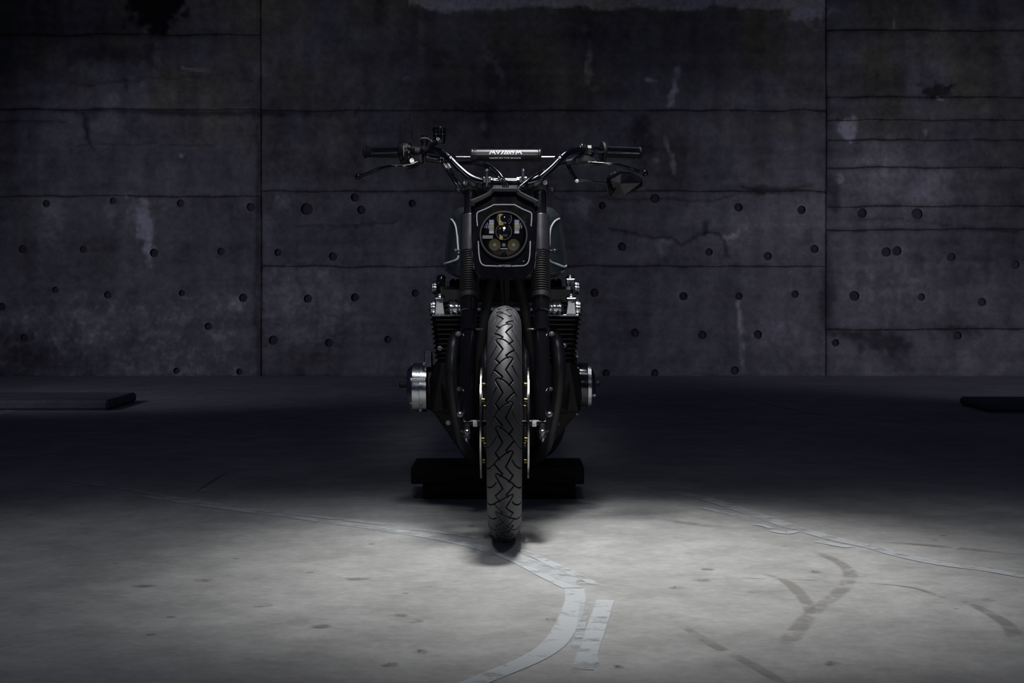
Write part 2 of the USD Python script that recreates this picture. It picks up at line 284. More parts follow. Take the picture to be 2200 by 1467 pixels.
def wall_look(q):                                     # q: photo-scale wall coordinates -> (tint, relief in m)
    x, y = q[:, 0], q[:, 1]; P = np.c_[x, y, np.zeros(len(q))]
    wob = np.c_[meshkit.fbm(P / 14, 3, 3) - .5, meshkit.fbm(P / 14, 3, 9) - .5]
    big = meshkit.fbm(P / 210, 4, 1); mid = meshkit.fbm(P / 40, 4, 2); streak = meshkit.fbm(np.c_[x / 22, y / 170, 0 * x], 4, 5); board = meshkit.fbm(np.c_[x / 260, y / 13, 0 * x], 3, 6); fine = meshkit.fbm(P / 7, 3, 7)
    v = .27 * (1 + .75 * (big - .5) + .55 * (mid - .5) + .55 * (streak - .5) + .35 * (board - .5) + .45 * (fine - .5))
    relief = .012 * (mid - .5) + .006 * (board - .5) + .004 * (fine - .5)
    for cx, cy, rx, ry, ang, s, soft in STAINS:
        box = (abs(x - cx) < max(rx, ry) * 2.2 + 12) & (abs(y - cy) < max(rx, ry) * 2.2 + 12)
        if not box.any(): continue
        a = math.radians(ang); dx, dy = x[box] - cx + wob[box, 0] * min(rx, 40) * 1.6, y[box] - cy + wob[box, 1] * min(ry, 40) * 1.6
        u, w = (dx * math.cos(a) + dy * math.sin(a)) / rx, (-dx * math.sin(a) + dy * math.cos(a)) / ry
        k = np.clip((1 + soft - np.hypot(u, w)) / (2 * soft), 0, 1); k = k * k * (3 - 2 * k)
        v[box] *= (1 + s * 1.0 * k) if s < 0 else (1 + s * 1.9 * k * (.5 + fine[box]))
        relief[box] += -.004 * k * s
    # the eroded, paler strip along the top of the middle panel
    edge = 14 + 14 * (meshkit.fbm(np.c_[x / 60, 0 * x, 0 * x], 4, 11) - .35) * 2
    top = ((x > 880) & (x < 1772)) * np.clip((edge - y) / 3 + .5, 0, 1)
    v = v * (1 - top) + top * .70 * (.5 + fine) ; relief = relief - .03 * top
    for pts, w, s in CRACKS:
        d = seg_dist(q + wob * 9, pts); k = np.clip(1.4 - d / w, 0, 1)
        v *= 1 - s * k * .9; relief += .012 * k * max(s, 0)
    # mottled spalling low on the left
    sp = np.clip((meshkit.fbm(P / 11, 3, 21) - .56) * 9, 0, 1) * np.clip((y - 600) / 60, 0, 1) * np.clip((560 - x) / 60, 0, 1)
    v *= 1 + .45 * sp; relief -= .006 * sp
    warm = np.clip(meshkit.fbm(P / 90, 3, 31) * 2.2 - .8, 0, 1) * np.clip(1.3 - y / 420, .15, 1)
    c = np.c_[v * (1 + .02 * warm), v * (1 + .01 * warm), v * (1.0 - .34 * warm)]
    return np.clip(c, .012, .75), relief
wall = thing('wall_back', 'tall stained board-marked concrete wall closing the dark hall behind the motorcycle', 'wall', (0, 0, 0), kind='structure')
holes_at = np.array([(WX(a), WZ(b), r * PX * .95) for a, b, r in HOLES])
def warp(p):                                          # the formwork's lines wander by a few px
    P = np.c_[p / (75, 300), np.zeros(len(p))]; return np.c_[3.0 * (meshkit.fbm(P[:, [1, 0, 2]] * (1, .25, 1), 3, 41) - .5), 9.0 * (meshkit.fbm(P, 3, 42) - .5)]
def panel(x0, x1, y0, y1, step=4.2, gap=.7):         # one poured band: px rectangle
    x0 += gap; x1 -= gap; y0 += gap * .8; y1 -= gap * .8
    nx, ny = max(3, int((x1 - x0) / step) + 1), max(3, int((y1 - y0) / step) + 1)
    gx, gy = np.meshgrid(np.linspace(x0, x1, nx), np.linspace(y0, y1, ny)); pts = np.c_[gx.ravel(), gy.ravel()]; cups = np.zeros(len(pts), bool)
    mine = [(a, b, r) for a, b, r in HOLES if x0 + r + 2 < a < x1 - r - 2 and y0 + r + 2 < b < y1 - r - 2]
    for a, b, r in mine:
        far = np.hypot(pts[:, 0] - a, pts[:, 1] - b) > r * 1.25; pts = pts[far]; cups = cups[far]
    extra = []
    ang = np.arange(20) * 2 * PI / 20
    for a, b, r in mine: extra.append(np.c_[a + r * 1.1 * np.cos(ang), b + r * 1.1 * np.sin(ang)]); extra.append(np.c_[a + r * np.cos(ang), b + r * np.sin(ang)])
    n0 = len(pts); pts = np.vstack([pts, *extra]); tri = Delaunay(pts).simplices
    c = pts[tri].mean(1); keep = np.ones(len(tri), bool)
    for a, b, r in mine: keep &= np.hypot(c[:, 0] - a, c[:, 1] - b) > r * .97
    tri = tri[keep]
    col, rel = wall_look(pts)
    # chipped arrises
    e = np.minimum.reduce([pts[:, 0] - x0, x1 - pts[:, 0], pts[:, 1] - y0, y1 - pts[:, 1]])
    chip = np.clip(1 - e / (3 + 4 * meshkit.noise(np.c_[pts / 9, 0 * pts[:, :1]], 4)), 0, 1); rel = rel + .014 * chip
    col = col * (1 - .45 * np.clip(1 - e / 5, 0, 1) * np.clip(2.4 * meshkit.noise(np.c_[pts / 26, 0 * pts[:, :1]], 14) - .5, 0, 1))[:, None]
    wp = pts + warp(pts); V = np.c_[WX(wp[:, 0]), YW + rel, WZ(wp[:, 1])]
    a, b, cc = V[tri[:, 0]], V[tri[:, 1]], V[tri[:, 2]]; flip = np.cross(b - a, cc - a)[:, 1] > 0; tri[flip] = tri[flip][:, ::-1]
    # sides of the band, back to the joint's bed
    ring = [k for k in range(n0) if False]
    bd = np.r_[[(x, y0) for x in np.linspace(x0, x1, nx)], [(x1, y) for y in np.linspace(y0, y1, ny)[1:]], [(x, y1) for x in np.linspace(x1, x0, nx)[1:]], [(x0, y) for y in np.linspace(y1, y0, ny)[1:-1]]]
    from scipy.spatial import cKDTree
    idx = cKDTree(pts).query(bd)[1]; m = len(idx); base = len(V)
    V = np.vstack([V, np.c_[V[idx][:, 0], np.full(m, YW + .05), V[idx][:, 2]]]); col = np.vstack([col, col[idx] * .8]); k = np.arange(m); k2 = (k + 1) % m
    S = np.vstack([np.c_[idx[k], base + k, base + k2], np.c_[idx[k], base + k2, idx[k2]]])
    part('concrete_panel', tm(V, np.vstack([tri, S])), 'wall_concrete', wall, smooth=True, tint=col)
VJ = [-160, 560, 1776, 2360]
LEFT, MID, RIGHT = [-330, 74, 235, 421, 812], [-330, 238, 411, 572, 812], [-330, 66, 209, 258, 301, 360, 443, 493, 707, 812]
for (x0, x1), rows in zip(zip(VJ[:-1], VJ[1:]), (LEFT, MID, RIGHT)):
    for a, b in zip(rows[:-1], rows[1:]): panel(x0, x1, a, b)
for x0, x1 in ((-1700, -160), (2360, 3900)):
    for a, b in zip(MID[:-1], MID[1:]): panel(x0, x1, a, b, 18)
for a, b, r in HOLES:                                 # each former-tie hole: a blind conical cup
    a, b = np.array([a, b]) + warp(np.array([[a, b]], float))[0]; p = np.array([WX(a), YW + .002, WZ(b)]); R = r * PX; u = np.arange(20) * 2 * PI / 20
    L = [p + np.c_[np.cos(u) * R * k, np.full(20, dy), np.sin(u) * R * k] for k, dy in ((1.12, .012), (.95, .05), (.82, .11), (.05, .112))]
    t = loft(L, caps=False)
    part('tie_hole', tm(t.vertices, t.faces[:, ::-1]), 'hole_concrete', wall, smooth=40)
part('joint_bed', rbox((0, YW + .172, 1.85), (22, .3, 4.1), .01), 'joint_concrete', wall, smooth=False)

# ------------------------------------------------------------------ floor, its paint and its marks
floor = thing('floor', 'worn grey concrete floor with faded white lines and tyre marks', 'floor', kind='structure')
yj = FL(0, 1104)[1]
part('floor_slab', rbox((0, (-6.5 + yj) / 2 - .001, -.1), (22, yj + 6.5 - .001, .2), .0006), 'floor_concrete', floor, smooth=False)
part('floor_slab', rbox((0, (YW + yj) / 2 + .001, -.1), (22, YW - yj - .001, .2), .0006), 'floor_concrete', floor, smooth=False)
def ribbon(px, w, z=.0012, n=10, ends=True, top=1.0, rim=.6):          # worn film along floor pixels; w: width in metres (or list); fades at its ends and rims via 'tint'
    P = cr([FL(a, b) for a, b in px], n)[:, :2]; T = np.gradient(P, axis=0); T /= np.linalg.norm(T, axis=1, keepdims=True); N = np.c_[-T[:, 1], T[:, 0]]
    ww = np.interp(np.linspace(0, 1, len(P)), np.linspace(0, 1, len(np.atleast_1d(w))), np.atleast_1d(w)) / 2
    offs = np.array([-1, -.88, 0, .88, 1]) if rim > .3 else np.array([-1, -.5, 0, .5, 1]); V = (P[:, None] + offs[None, :, None] * ww[:, None, None] * N[:, None]).reshape(-1, 2)
    V = np.c_[V, np.full(len(V), z)]; m = len(offs); i, j = np.meshgrid(np.arange(len(P) - 1), np.arange(m - 1), indexing='ij'); a = (i * m + j).ravel()
    f = np.vstack([np.c_[a, a + 1, a + m + 1], np.c_[a, a + m + 1, a + m]])
    al = np.full((len(P), m), top); al[:, [0, -1]] = rim * top
    if ends: k_ = np.arange(len(P)); al *= np.clip(np.minimum(k_, k_[::-1]) / (2.0 if rim > .3 else 7.0), 0, 1)[:, None]
    t = tm(V, f)
    if t.face_normals[:, 2].mean() < 0: t.faces = t.faces[:, ::-1]
    return t, np.repeat(al.reshape(-1, 1), 3, 1)
film = [0]
def line(name, px, w, m, z=.0012, ends=True):
    film[0] += 1; mark = name != 'painted_line'
    t, al = ribbon(px, w, (.0004 if mark else .0012) + .00004 * film[0], ends=ends, top=.62 if mark else .85, rim=0 if mark else .6); part(name, t, m, floor, smooth=False, tint=al)
line('painted_line', [(130, 1030), (280, 1053), (420, 1077), (560, 1096), (740, 1117), (857, 1130)], .035, 'faint_line_paint')
line('painted_line', [(300, 1064), (450, 1087), (600, 1107), (800, 1134), (960, 1160), (1070, 1187)], .05, 'worn_line_paint')
line('painted_line', [(880, 1136), (960, 1146), (1040, 1158)], .03, 'faint_line_paint')
line('painted_line', [(1068, 1186), (1130, 1212), (1190, 1243), (1235, 1266)], [.045, .055, .05], 'line_paint')
line('painted_line', [(1110, 1178), (1160, 1200), (1215, 1226), (1293, 1262)], [.025, .03, .04, .02], 'worn_line_paint')
line('painted_line', [(1095, 1192), (1150, 1212), (1210, 1240), (1255, 1258)], .05, 'faint_line_paint', z=.0010)
line('painted_line', [(1234, 1266), (1236, 1290), (1225, 1325), (1198, 1375), (1150, 1412), (1050, 1455), (960, 1490)], [.05, .052, .053, .05, .048], 'line_paint', z=.0014, ends=False)
line('painted_line', [(1301, 1290), (1251, 1439)], .043, 'line_paint', ends=False)
line('painted_line', [(1255, 1300), (1248, 1350), (1236, 1395)], .02, 'faint_line_paint')
line('painted_line', [(1278, 1405), (1280, 1435)], .014, 'worn_line_paint')
line('painted_line', [(1425, 1055), (1520, 1073), (1604, 1100), (1709, 1135)], [.05, .06, .06], 'faint_line_paint')
line('painted_line', [(1690, 1130), (1800, 1160), (1876, 1176), (1927, 1191), (2018, 1211), (2127, 1226), (2230, 1245)], [.05, .055, .04], 'faint_line_paint', z=.0014)
line('painted_line', [(1505, 1090), (1545, 1100), (1582, 1109)], .03, 'worn_line_paint')
line('painted_line', [(1655, 1140), (1690, 1146), (1712, 1141)], .03, 'worn_line_paint')
line('painted_line', [(1752, 1163), (1790, 1170), (1830, 1177)], .035, 'worn_line_paint')
line('painted_line', [(1615, 1127), (1640, 1130), (1660, 1137)], .02, 'worn_line_paint')
line('painted_line', [(-60, 905), (90, 865), (200, 839)], .09, 'worn_line_paint')
line('painted_line', [(1580, 846), (1690, 875), (1800, 895)], .06, 'faint_line_paint')
line('tyre_mark', [(1745, 1182), (1800, 1207), (1825, 1229), (1822, 1251), (1793, 1280), (1749, 1313), (1713, 1353), (1676, 1400)], [.03, .045, .045, .05], 'tyre_mark', z=.0008)
line('tyre_mark', [(1640, 1232), (1684, 1247), (1713, 1269), (1735, 1298), (1738, 1320)], [.02, .04, .03], 'tyre_mark', z=.0009)
line('tyre_mark', [(1560, 1240), (1655, 1244), (1800, 1249), (1945, 1260), (2018, 1280), (2091, 1300), (2164, 1342), (2185, 1378)], [.008, .012, .03, .05], 'tyre_mark', z=.0007)
line('tyre_mark', [(1430, 1318), (1520, 1378), (1625, 1433), (1700, 1480)], [.02, .035, .03], 'tyre_mark', z=.0006)
line('tyre_mark', [(1380, 1110), (1450, 1120), (1560, 1134)], .05, 'tyre_mark', z=.0006)
line('tyre_mark', [(1860, 1163), (2000, 1172), (2230, 1196)], [.03, .05], 'tyre_mark', z=.0006)
for px, py, L in ((768, 1243, 62), (855, 1322, 44), (893, 1334, 36), (840, 1428, 40), (1508, 1246, 40), (1455, 1262, 34), (1328, 1433, 26), (905, 1400, 30), (1180, 1332, 40), (1620, 1270, 36), (1790, 1425, 34), (440, 1246, 46), (310, 1258, 60), (560, 1300, 60), (690, 1345, 50), (1520, 1222, 18), (1750, 1228, 16), (2122, 1288, 14)):
    line('floor_stain', [(px - L / 2, py - 1), (px - L / 6, py + 1), (px + L / 6, py), (px + L / 2, py - 1)], [.02, .05, .03], 'stain_film')
line('floor_crack', [(418, 1060), (440, 1045), (470, 1026), (500, 1008)], .010, 'crack_dirt', z=.0006)
# shallow dark kerbs at either side of the hall
k = FL(-900, 882); k2 = FL(232, 882)
kerb = part('kerb', rbox(((k[0] + k2[0]) / 2, k[1] + .35, .03), (k2[0] - k[0], .7, .06), .015), 'kerb_concrete', None, smooth=False)
keys(stage.GetPrimAtPath(kerb), label='low dark concrete kerb on the floor at the far left', category='kerb')
k = FL(2125, 886); k2 = FL(3200, 886)
kerb = part('kerb', rbox(((k[0] + k2[0]) / 2, k[1] + .3, .025), (k2[0] - k[0], .6, .05), .015), 'kerb_concrete', None, smooth=False)
keys(stage.GetPrimAtPath(kerb), label='low dark concrete kerb on the floor at the far right', category='kerb')

# ------------------------------------------------------------------ support blocks under the engine
yb = .86
def blk(name, x0, x1, z0, z1, y0, y1, label):
    p = part(name, cat(rbox(((x0 + x1) / 2, (y0 + y1) / 2, (z0 + z1) / 2), (x1 - x0, y1 - y0, z1 - z0), .004)), 'black_wood', None, smooth=False)
    keys(stage.GetPrimAtPath(p), label=label, category='wooden block')
gx = lambda px: (px - 1100) * (D + yb) / F
blk('support_block', gx(908), gx(1237), 0, .052, yb, yb + .30, 'narrower black support block lying on the floor below the wider block')
blk('support_block', gx(883), gx(1255), .0522, .111, yb - .005, yb + .28, 'wider black support block directly under the engine, on top of the other')

# ================================================================== the motorcycle
B = thing('motorcycle', 'black custom naked motorcycle with round headlight seen head-on', 'motorcycle', (XB, 0, 0))
RT = .34
# --- tyres
def tread_segments():
    px = .0485 / 290
    one = [([(-140, .035), (-143, .015), (-136, -.006), (-113, -.017), (-85, -.010), (-52, .006), (15, .067), (55, .108), (96, .157), (135, .215), (171, .285)], .0012), ([(-135, .05), (-25, .31)], .0016), ([(-25, .31), (-145, .53)], .0011), ([(-145, .53), (-76, .655)], .0017),
           ([(158, .285), (30, .465)], .0018), ([(30, .465), (66, .528)], .0011), ([(-174, .80), (-225, .89), (-285, 1.02)], .0009), ([(-130, .19), (-173, .30), (-275, .48)], .0010)]
    out = []
    for pts, w in one:
        for mirror, sh in ((1, 0), (-1, .5)):
            P = [(mirror * a * px, b + sh) for a, b in pts]
            out += [(p, q, w) for p, q in zip(P[:-1], P[1:])]
    return out
def tyre(R, hw, hh, period, fine):
    Rc = R - hh; na = 250; a = np.linspace(-1.95, 1.95, na)
    th = np.r_[np.linspace(-1.8, 1.8, 1500), np.linspace(1.8, 2 * PI - 1.8, 72)[1:-1]] if fine else np.linspace(0, 2 * PI, 96, endpoint=False)
    if not fine: a = np.linspace(-1.95, 1.95, 40); na = 40
    A, T = np.meshgrid(a, th); x = hw * np.sin(A); r = Rc + hh * np.cos(A)
    if fine:
        u = -T * R / period + .14; u = u - np.floor(u); dep = np.zeros(A.shape); ok = (abs(T) <= 1.8) & (abs(A) < 1.45)
        q = np.c_[x[ok], u[ok] * period]; dd = np.zeros(len(q))
        for p, s, w in tread_segments():
            for k in (-1, 0, 1):
                a0, b0 = np.array([p[0], (p[1] + k) * period]), np.array([s[0], (s[1] + k) * period]); ab = b0 - a0
                t = np.clip(((q - a0) @ ab) / (ab @ ab), 0, 1); dist = np.linalg.norm(q - a0 - t[:, None] * ab, axis=1)
                dd = np.maximum(dd, np.clip((w + .0005 - dist) / .0010, 0, 1))
        dep[ok] = dd * .0065; nx, nr = np.sin(A) / hw, np.cos(A) / hh; nn = np.hypot(nx, nr); x = x - dep * nx / nn; r = r - dep * nr / nn
    V = np.stack([x, -r * np.cos(T), r * np.sin(T)], -1); n = len(th)
    i, j = np.meshgrid(np.arange(n), np.arange(na - 1), indexing='ij'); i2 = (i + 1) % n
    f = np.vstack([np.stack([i * na + j, i2 * na + j + 1, i * na + j + 1], -1).reshape(-1, 3), np.stack([i * na + j, i2 * na + j, i2 * na + j + 1], -1).reshape(-1, 3)])
    t = tm(V.reshape(-1, 3), f)
    if (t.face_normals * (t.triangles_center - 0)).sum() < 0: t.faces = t.faces[:, ::-1]
    return t
def put(m, o): m = m.copy(); m.vertices = m.vertices + np.asarray(o); return m
AX = np.array([0, 0, RT])
tyre_p = part('front_tyre', put(tyre(RT, .0485, .058, 2 * PI * RT / 16, True), AX), 'tyre_rubber', B, smooth=True, label='black front road tyre with zigzag tread grooves')
def rim(R, hw, o, parent, nm):
    p = part(nm, lathe(np.array(o) - (hw, 0, 0), (1, 0, 0), [(0, R - .03), (0, R), (.006, R + .004), (.012, R - .012), (hw - .01, R - .02), (hw + .01, R - .02), (2 * hw - .012, R - .012), (2 * hw - .006, R + .004), (2 * hw, R), (2 * hw, R - .03)], 64), 'gloss_black', parent)
    part('hub', lathe(np.array(o) - (hw + .008, 0, 0), (1, 0, 0), [(0, .02), (0, .045), (.015, .05), (2 * hw, .05), (2 * hw + .016, .045), (2 * hw + .016, .02)], 32), 'satin_black', p)
    for k in range(5):
        a = k * 2 * PI / 5 + .3; d = np.array([0, math.cos(a), math.sin(a)])
        part('spoke', hull(np.vstack([rbox(np.array(o) + d * .045, (.05, .03, .03), .004).vertices, rbox(np.array(o) + d * (R - .03), (.03, .018, .018), .004).vertices])), 'gloss_black', p)
rim(.245, .036, AX, B, 'front_rim')
part('front_axle', cyl(AX + (-.10, 0, 0), AX + (.10, 0, 0), .009), 'satin_black', B)
for s in (-1, 1):                                     # brake discs, with holes along the rim, on gold bobbins
    a = np.arange(96) * 2 * PI / 96; x0 = s * .0675
    ring = m3.Manifold.cylinder(.005, .16, .16, 128) - m3.Manifold.cylinder(.02, .115, .115, 96).translate([0, 0, -.005])
    for k in range(24):
        b = k * 2 * PI / 24; ring -= m3.Manifold.cylinder(.02, .0045, .0045, 12).translate([(.13 + .012 * (k % 2)) * math.cos(b), (.13 + .012 * (k % 2)) * math.sin(b), -.005])
    mm = ring.to_mesh(); v = np.array(mm.vert_properties)[:, :3]; v = np.c_[v[:, 2] - .0025 + x0, v[:, 0], v[:, 1] + RT]
    t = tm(v, np.array(mm.tri_verts))
    dp = part('brake_disc', t, 'steel_disc', B, smooth=30, label='shiny drilled brake disc beside the tyre')
    part('disc_carrier', lathe((x0 - s * .004, 0, RT), (s, 0, 0), [(0, .05), (0, .108), (.007, .108), (.007, .05)], 48), 'satin_black', dp)
    for k in range(6):
        b = k * 2 * PI / 6 + .35; part('bobbin', lathe((x0 - s * .013, .111 * math.cos(b), RT + .111 * math.sin(b)), (s, 0, 0), [(0, .005), (.002, .007), (.0115, .007), (.014, .005)], 14), 'gold', dp)
# --- fork
FY = lambda z: (z - .30) * .466
FD = unit((0, .466, 1))
fp = lambda s, z: np.array([s * .1085, FY(z), z])
for s in (-1, 1):
    p0 = fp(s, .335); L = .36 / FD[2]
    leg = part('fork_leg', lathe(p0, FD, [(0, .012), (0, .021), (.012, .0235), (.07, .0235), (.09, .0225), (L - .04, .0225), (L - .038, .0262), (L, .0262), (L + .004, .024)], 36), 'gloss_black', B, label='gloss black lower fork leg')
    part('fork_foot', cat(rbox(fp(s, .335) + (0, .006, -.004), (.044, .05, .05), .012), cyl(fp(s, .30) + (0, -.01, .0), fp(s, .335) + (0, -.01, 0), .012)), 'satin_black', leg)
    part('clamp_nut', bolt(fp(s, .335) + (-.0 * s, -.044, -.018), (0, -1, 0), .0062, .008), 'zinc', leg)
    part('drain_bolt', bolt(fp(s, .32) + (0, -.03, -.022), (0, -.4, -1), .005, .008), 'zinc', leg)
    part('caliper_bolt', bolt(fp(s, .36) + (s * .021, -.028, .005), (0, -1, 0), .0065, .009), 'zinc', leg)
    part('caliper_bolt', bolt(fp(s, .43) + (s * .026, -.012, .005), (0, -1, 0), .0045, .012), 'zinc', leg)
    part('axle_nut', lathe(fp(s, .34) + (-s * .017, -.03, 0), (-s, 0, 0), [(0, .011), (.012, .011), (.014, .009)], 6), 'zinc', leg)
    ring = part('bracket', cat(lathe(fp(s, .60), FD, [(0, .0235), (0, .0265), (.012, .0265), (.012, .0235)], 36), rbox(fp(s, .607) + (-s * .03, -.012, 0), (.026, .012, .003), .001)), 'gloss_black', B)
    part('bracket_bolt', bolt(fp(s, .594) + (s * .031, -.01, 0), (0, -1, 0), .0055, .01), 'zinc', ring)
    part('bracket_tab', rbox(fp(s, .607) + (-s * .034, -.022, .001), (.022, .004, .004), .001), 'chrome', ring)
    # rubber gaiter with its rings
    z0, z1 = .698, .838; n = 17; pr = [(0, .0285), (.002, .031), (.016, .031), (.019, .028)]; Lb = (z1 - z0) / FD[2]; st = (Lb - .02) / n
    for k in range(n):
        q = .02 + k * st; r = .0305 - .0035 * k / n; pr += [(q, r - .0048), (q + st * .28, r), (q + st * .62, r), (q + st * .95, r - .0048)]
    pr.append((Lb, .024)); part('fork_gaiter', lathe(fp(s, z0), FD, pr, 40), 'gaiter_rubber', B, label='black ribbed rubber fork gaiter')
    # smooth upper shroud, seen either side of the nacelle
    part('fork_shroud', lathe(fp(s, .838), FD, [(0, .022), (0, .0275), (.003, .029), (.12, .0285), (.124, .027), (.124, .020)], 40), 'shroud_grey', B, label='dark grey satin fork shroud')
    part('fork_tube', cyl(fp(s, .94), fp(s, 1.062), .0195, 36), 'gloss_black', B)
    part('fork_cap', cat(lathe(fp(s, 1.06), FD, [(0, .0195), (.006, .019), (.008, .016)], 32), lathe(fp(s, 1.066), FD, [(0, .011), (.007, .011), (.008, .009)], 6)), 'polished_aluminium', B)
    # small indicators at the clamps
    for zz, xx, sc in ((1.036, .034, 1.0), (.842, .040, .85)):
        c = fp(s, zz) + (s * xx, -.005, 0)
        ind = part('indicator', lathe(c + (s * .008, .016, .003), (-s * .25, -1, -.1), [(0, .003), (.004, .008 * sc), (.022, .0095 * sc), (.027, .0085 * sc), (.0275, .003)], 20), 'satin_black', B, label='tiny black bullet indicator')
        part('indicator_stalk', tube([fp(s, zz) + (s * .02, 0, .002), c + (s * .006, .01, .003)], .0032, n=0), 'satin_black', ind)
        part('indicator_lens', lathe(c + (s * .0016, -.0105, .0004), (-s * .25, -1, -.1), [(0, .0075 * sc), (.0018, .006 * sc), (.0024, .001)], 18), 'dark_grey_satin', ind)
# yokes
def yoke(z, th, wide=.135):
    c = FY(z); pts = [(-wide, -.02), (-wide + .012, -.034), (-.09, -.034), (-.06, -.006), (-.03, .0), (.03, .0), (.06, -.006), (.09, -.034), (wide - .012, -.034), (wide, -.02), (wide, .02), (.1, .034), (.04, .07), (-.04, .07), (-.1, .034), (-wide, .02)]
    m = prism(np.array(pts), 0, th, .003); v = m.vertices.copy(); m.vertices = np.c_[v[:, 0], v[:, 2] * 1.0, v[:, 1]]; trimesh.repair.fix_normals(m)
    m.vertices = m.vertices @ rotx(-math.atan(.466)).T + (0, c, z - th / 2); return m
top = part('top_yoke', yoke(1.043, .026), 'satin_black', B, label='black top triple clamp')
for s in (-1, 1):
    c = fp(s, 1.043)
    part('clamp_collar', lathe(fp(s, 1.028), FD, [(0, .024), (.002, .026), (.03, .026), (.032, .024)], 36), 'dark_grey_satin', top)
    part('pinch_bolt', capbolt(c + (s * .014, -.03, .012), (s * .15, -1, .15), .0085, .012), 'polished_aluminium', top)
part('lower_yoke', yoke(.825, .03, .122), 'blackout', B)
part('steering_stem', cyl((0, FY(.80) + .035, .80), (0, FY(1.05) + .035, 1.05), .022), 'satin_black', B)
# --- handlebar, risers, pad
yh = .30
barpts = [W(905, 322, .45), W(930, 323, .41), W(950, 328, .37), W(967, 341, .347), W(988, 362, .327), W(1010, 380, .31), W(1030, 388, .30), W(1050, 390, .295)]
bl = [p.copy() for p in barpts]; br = [p * (-1, 1, 1) for p in bl][::-1]
hb = part('handlebar', tube([W(800, 326, .50)] + bl + br + [W(800, 326, .50) * (-1, 1, 1)], .0112, 24, 10), 'black_chrome', B, label='wide gloss black handlebar')
part('crossbar', cyl(W(966, 338, .357), W(966, 338, .357) * (-1, 1, 1), .0048, 18), 'black_chrome', B)
for s in (-1, 1):
    q = W(969, 339, .352) * (-s, 1, 1) if s < 0 else W(969, 339, .352) * (-1, 1, 1)
    q = np.array([s * abs(W(969, 339, .352)[0]), .352, W(969, 339, .352)[2]])
    clampd = unit((s * -.6, 0, -.75)); part('crossbar_clamp', lathe(q - clampd * .009, clampd, [(0, .013), (.002, .0145), (.016, .0145), (.018, .013)], 28), 'gloss_black', hb)
    part('crossbar_bolt', capbolt(q + (0, -.014, 0), (0, -1, 0), .005, .006), 'zinc', hb)
    rx = s * .0555
    r_ = part('bar_riser', cat(lathe((rx, .295, 1.035), (0, 0, 1), [(0, .0165), (.004, .0175), (.024, .0165), (.026, .014)], 28), rbox((rx, .29, 1.062), (.03, .038, .022), .004)), 'satin_black', B)
    part('riser_bolt', cat(cyl((rx, .268, 1.04), (rx, .268, 1.088), .0042), lathe((rx, .268, 1.088), (0, 0, 1), [(0, .008), (.002, .0085), (.008, .0075), (.010, .005)], 20)), 'chrome', r_)
cb = part('clamp_bar', cyl((-.042, .272, 1.062), (.042, .272, 1.062), .0075, 24), 'chrome', B, label='bright chrome bar between the risers')
for s in (-1, 1): part('clamp_nut', lathe((s * .036, .272, 1.062), (s, 0, 0), [(0, .010), (.007, .010), (.0085, .008)], 6), 'polished_aluminium', cb)
# pad on the crossbar
pc = W(1086.5, 333.5, .357); pl, pr_ = W(1011, 333, .357)[0], W(1163, 334.5, .357)[0]; rp = .0195
prof = [(0, rp * .55), (.001, rp * .98), (.004, rp * 1.05), (.008, rp * 1.03), (.010, rp * .96), (.014, rp * .97), (.02, rp), ]
Lp = pr_ - pl
pad = part('handlebar_pad', lathe((pl, .357, pc[2]), (1, 0, 0), prof + [(Lp - t, r) for t, r in prof[::-1]], 48), 'pad_vinyl', B, label='black vinyl handlebar pad with white lettering')
def wrap(m2, c, r, lift=.0006):                       # flat lettering (x right, y up, z out) onto the pad's cylinder
    m2 = m2.copy(); v = m2.vertices; a = v[:, 1] / r; R = r + lift + v[:, 2]
    m2.vertices = np.c_[v[:, 0] + c[0], c[1] - R * np.cos(a), c[2] + R * np.sin(a)]; return m2
def flat_poly(polys, th=.0004, holes=()):
    from shapely.geometry import Polygon
    out = []
    for p in polys:
        P = Polygon(p[0], [p[1]]) if isinstance(p, tuple) else Polygon(p)
        m = trimesh.creation.extrude_polygon(P, th, engine='earcut')
        m = m.subdivide_to_size(.004, 12) if hasattr(m, 'subdivide_to_size') else m
        out.append(m)
    return out
# the emblem: M, downward triangle, slanted T, upward triangle, slanted bar, S, M   (units of cap height)
E = {'m1': [(0, 0), (.62, 1), (.82, .42), (1.12, 1), (1.75, 0), (1.38, 0), (1.10, .46), (.98, .20), (.90, .20), (.62, .55), (.36, 0)],
     'v': ([(1.45, 1), (2.85, 1), (2.15, -.02)], [(1.92, .74), (2.38, .74), (2.15, .40)]),
     't': [(2.95, 1), (3.92, 1), (3.78, .74), (3.52, .74), (3.06, 0), (2.66, 0), (3.12, .74), (2.80, .74)],
     'd': ([(3.30, 0), (4.02, 1.02), (4.72, 0)], [(3.82, .24), (4.22, .24), (4.02, .56)]),
     'i': [(4.20, 1), (4.60, 1), (5.30, 0), (4.90, 0)],
     's': [(4.86, 1), (6.28, 1), (6.12, .76), (5.44, .76), (5.50, .66), (6.06, .66), (5.60, 0), (5.28, 0), (5.66, .42), (5.12, .42)],
     'm2': [(5.98, 0), (6.50, 1), (6.78, .52), (7.14, 1), (7.76, 0), (7.40, 0), (7.10, .52), (6.80, .20), (6.52, .46), (6.34, 0)],
     'dot': [(7.55, .85), (7.67, .97), (7.79, .85), (7.67, .73)]}
ex0, ex1 = W(1050, 0, .357)[0], W(1123, 0, .357)[0]; sc = (ex1 - ex0) / 7.79; zc = .0001
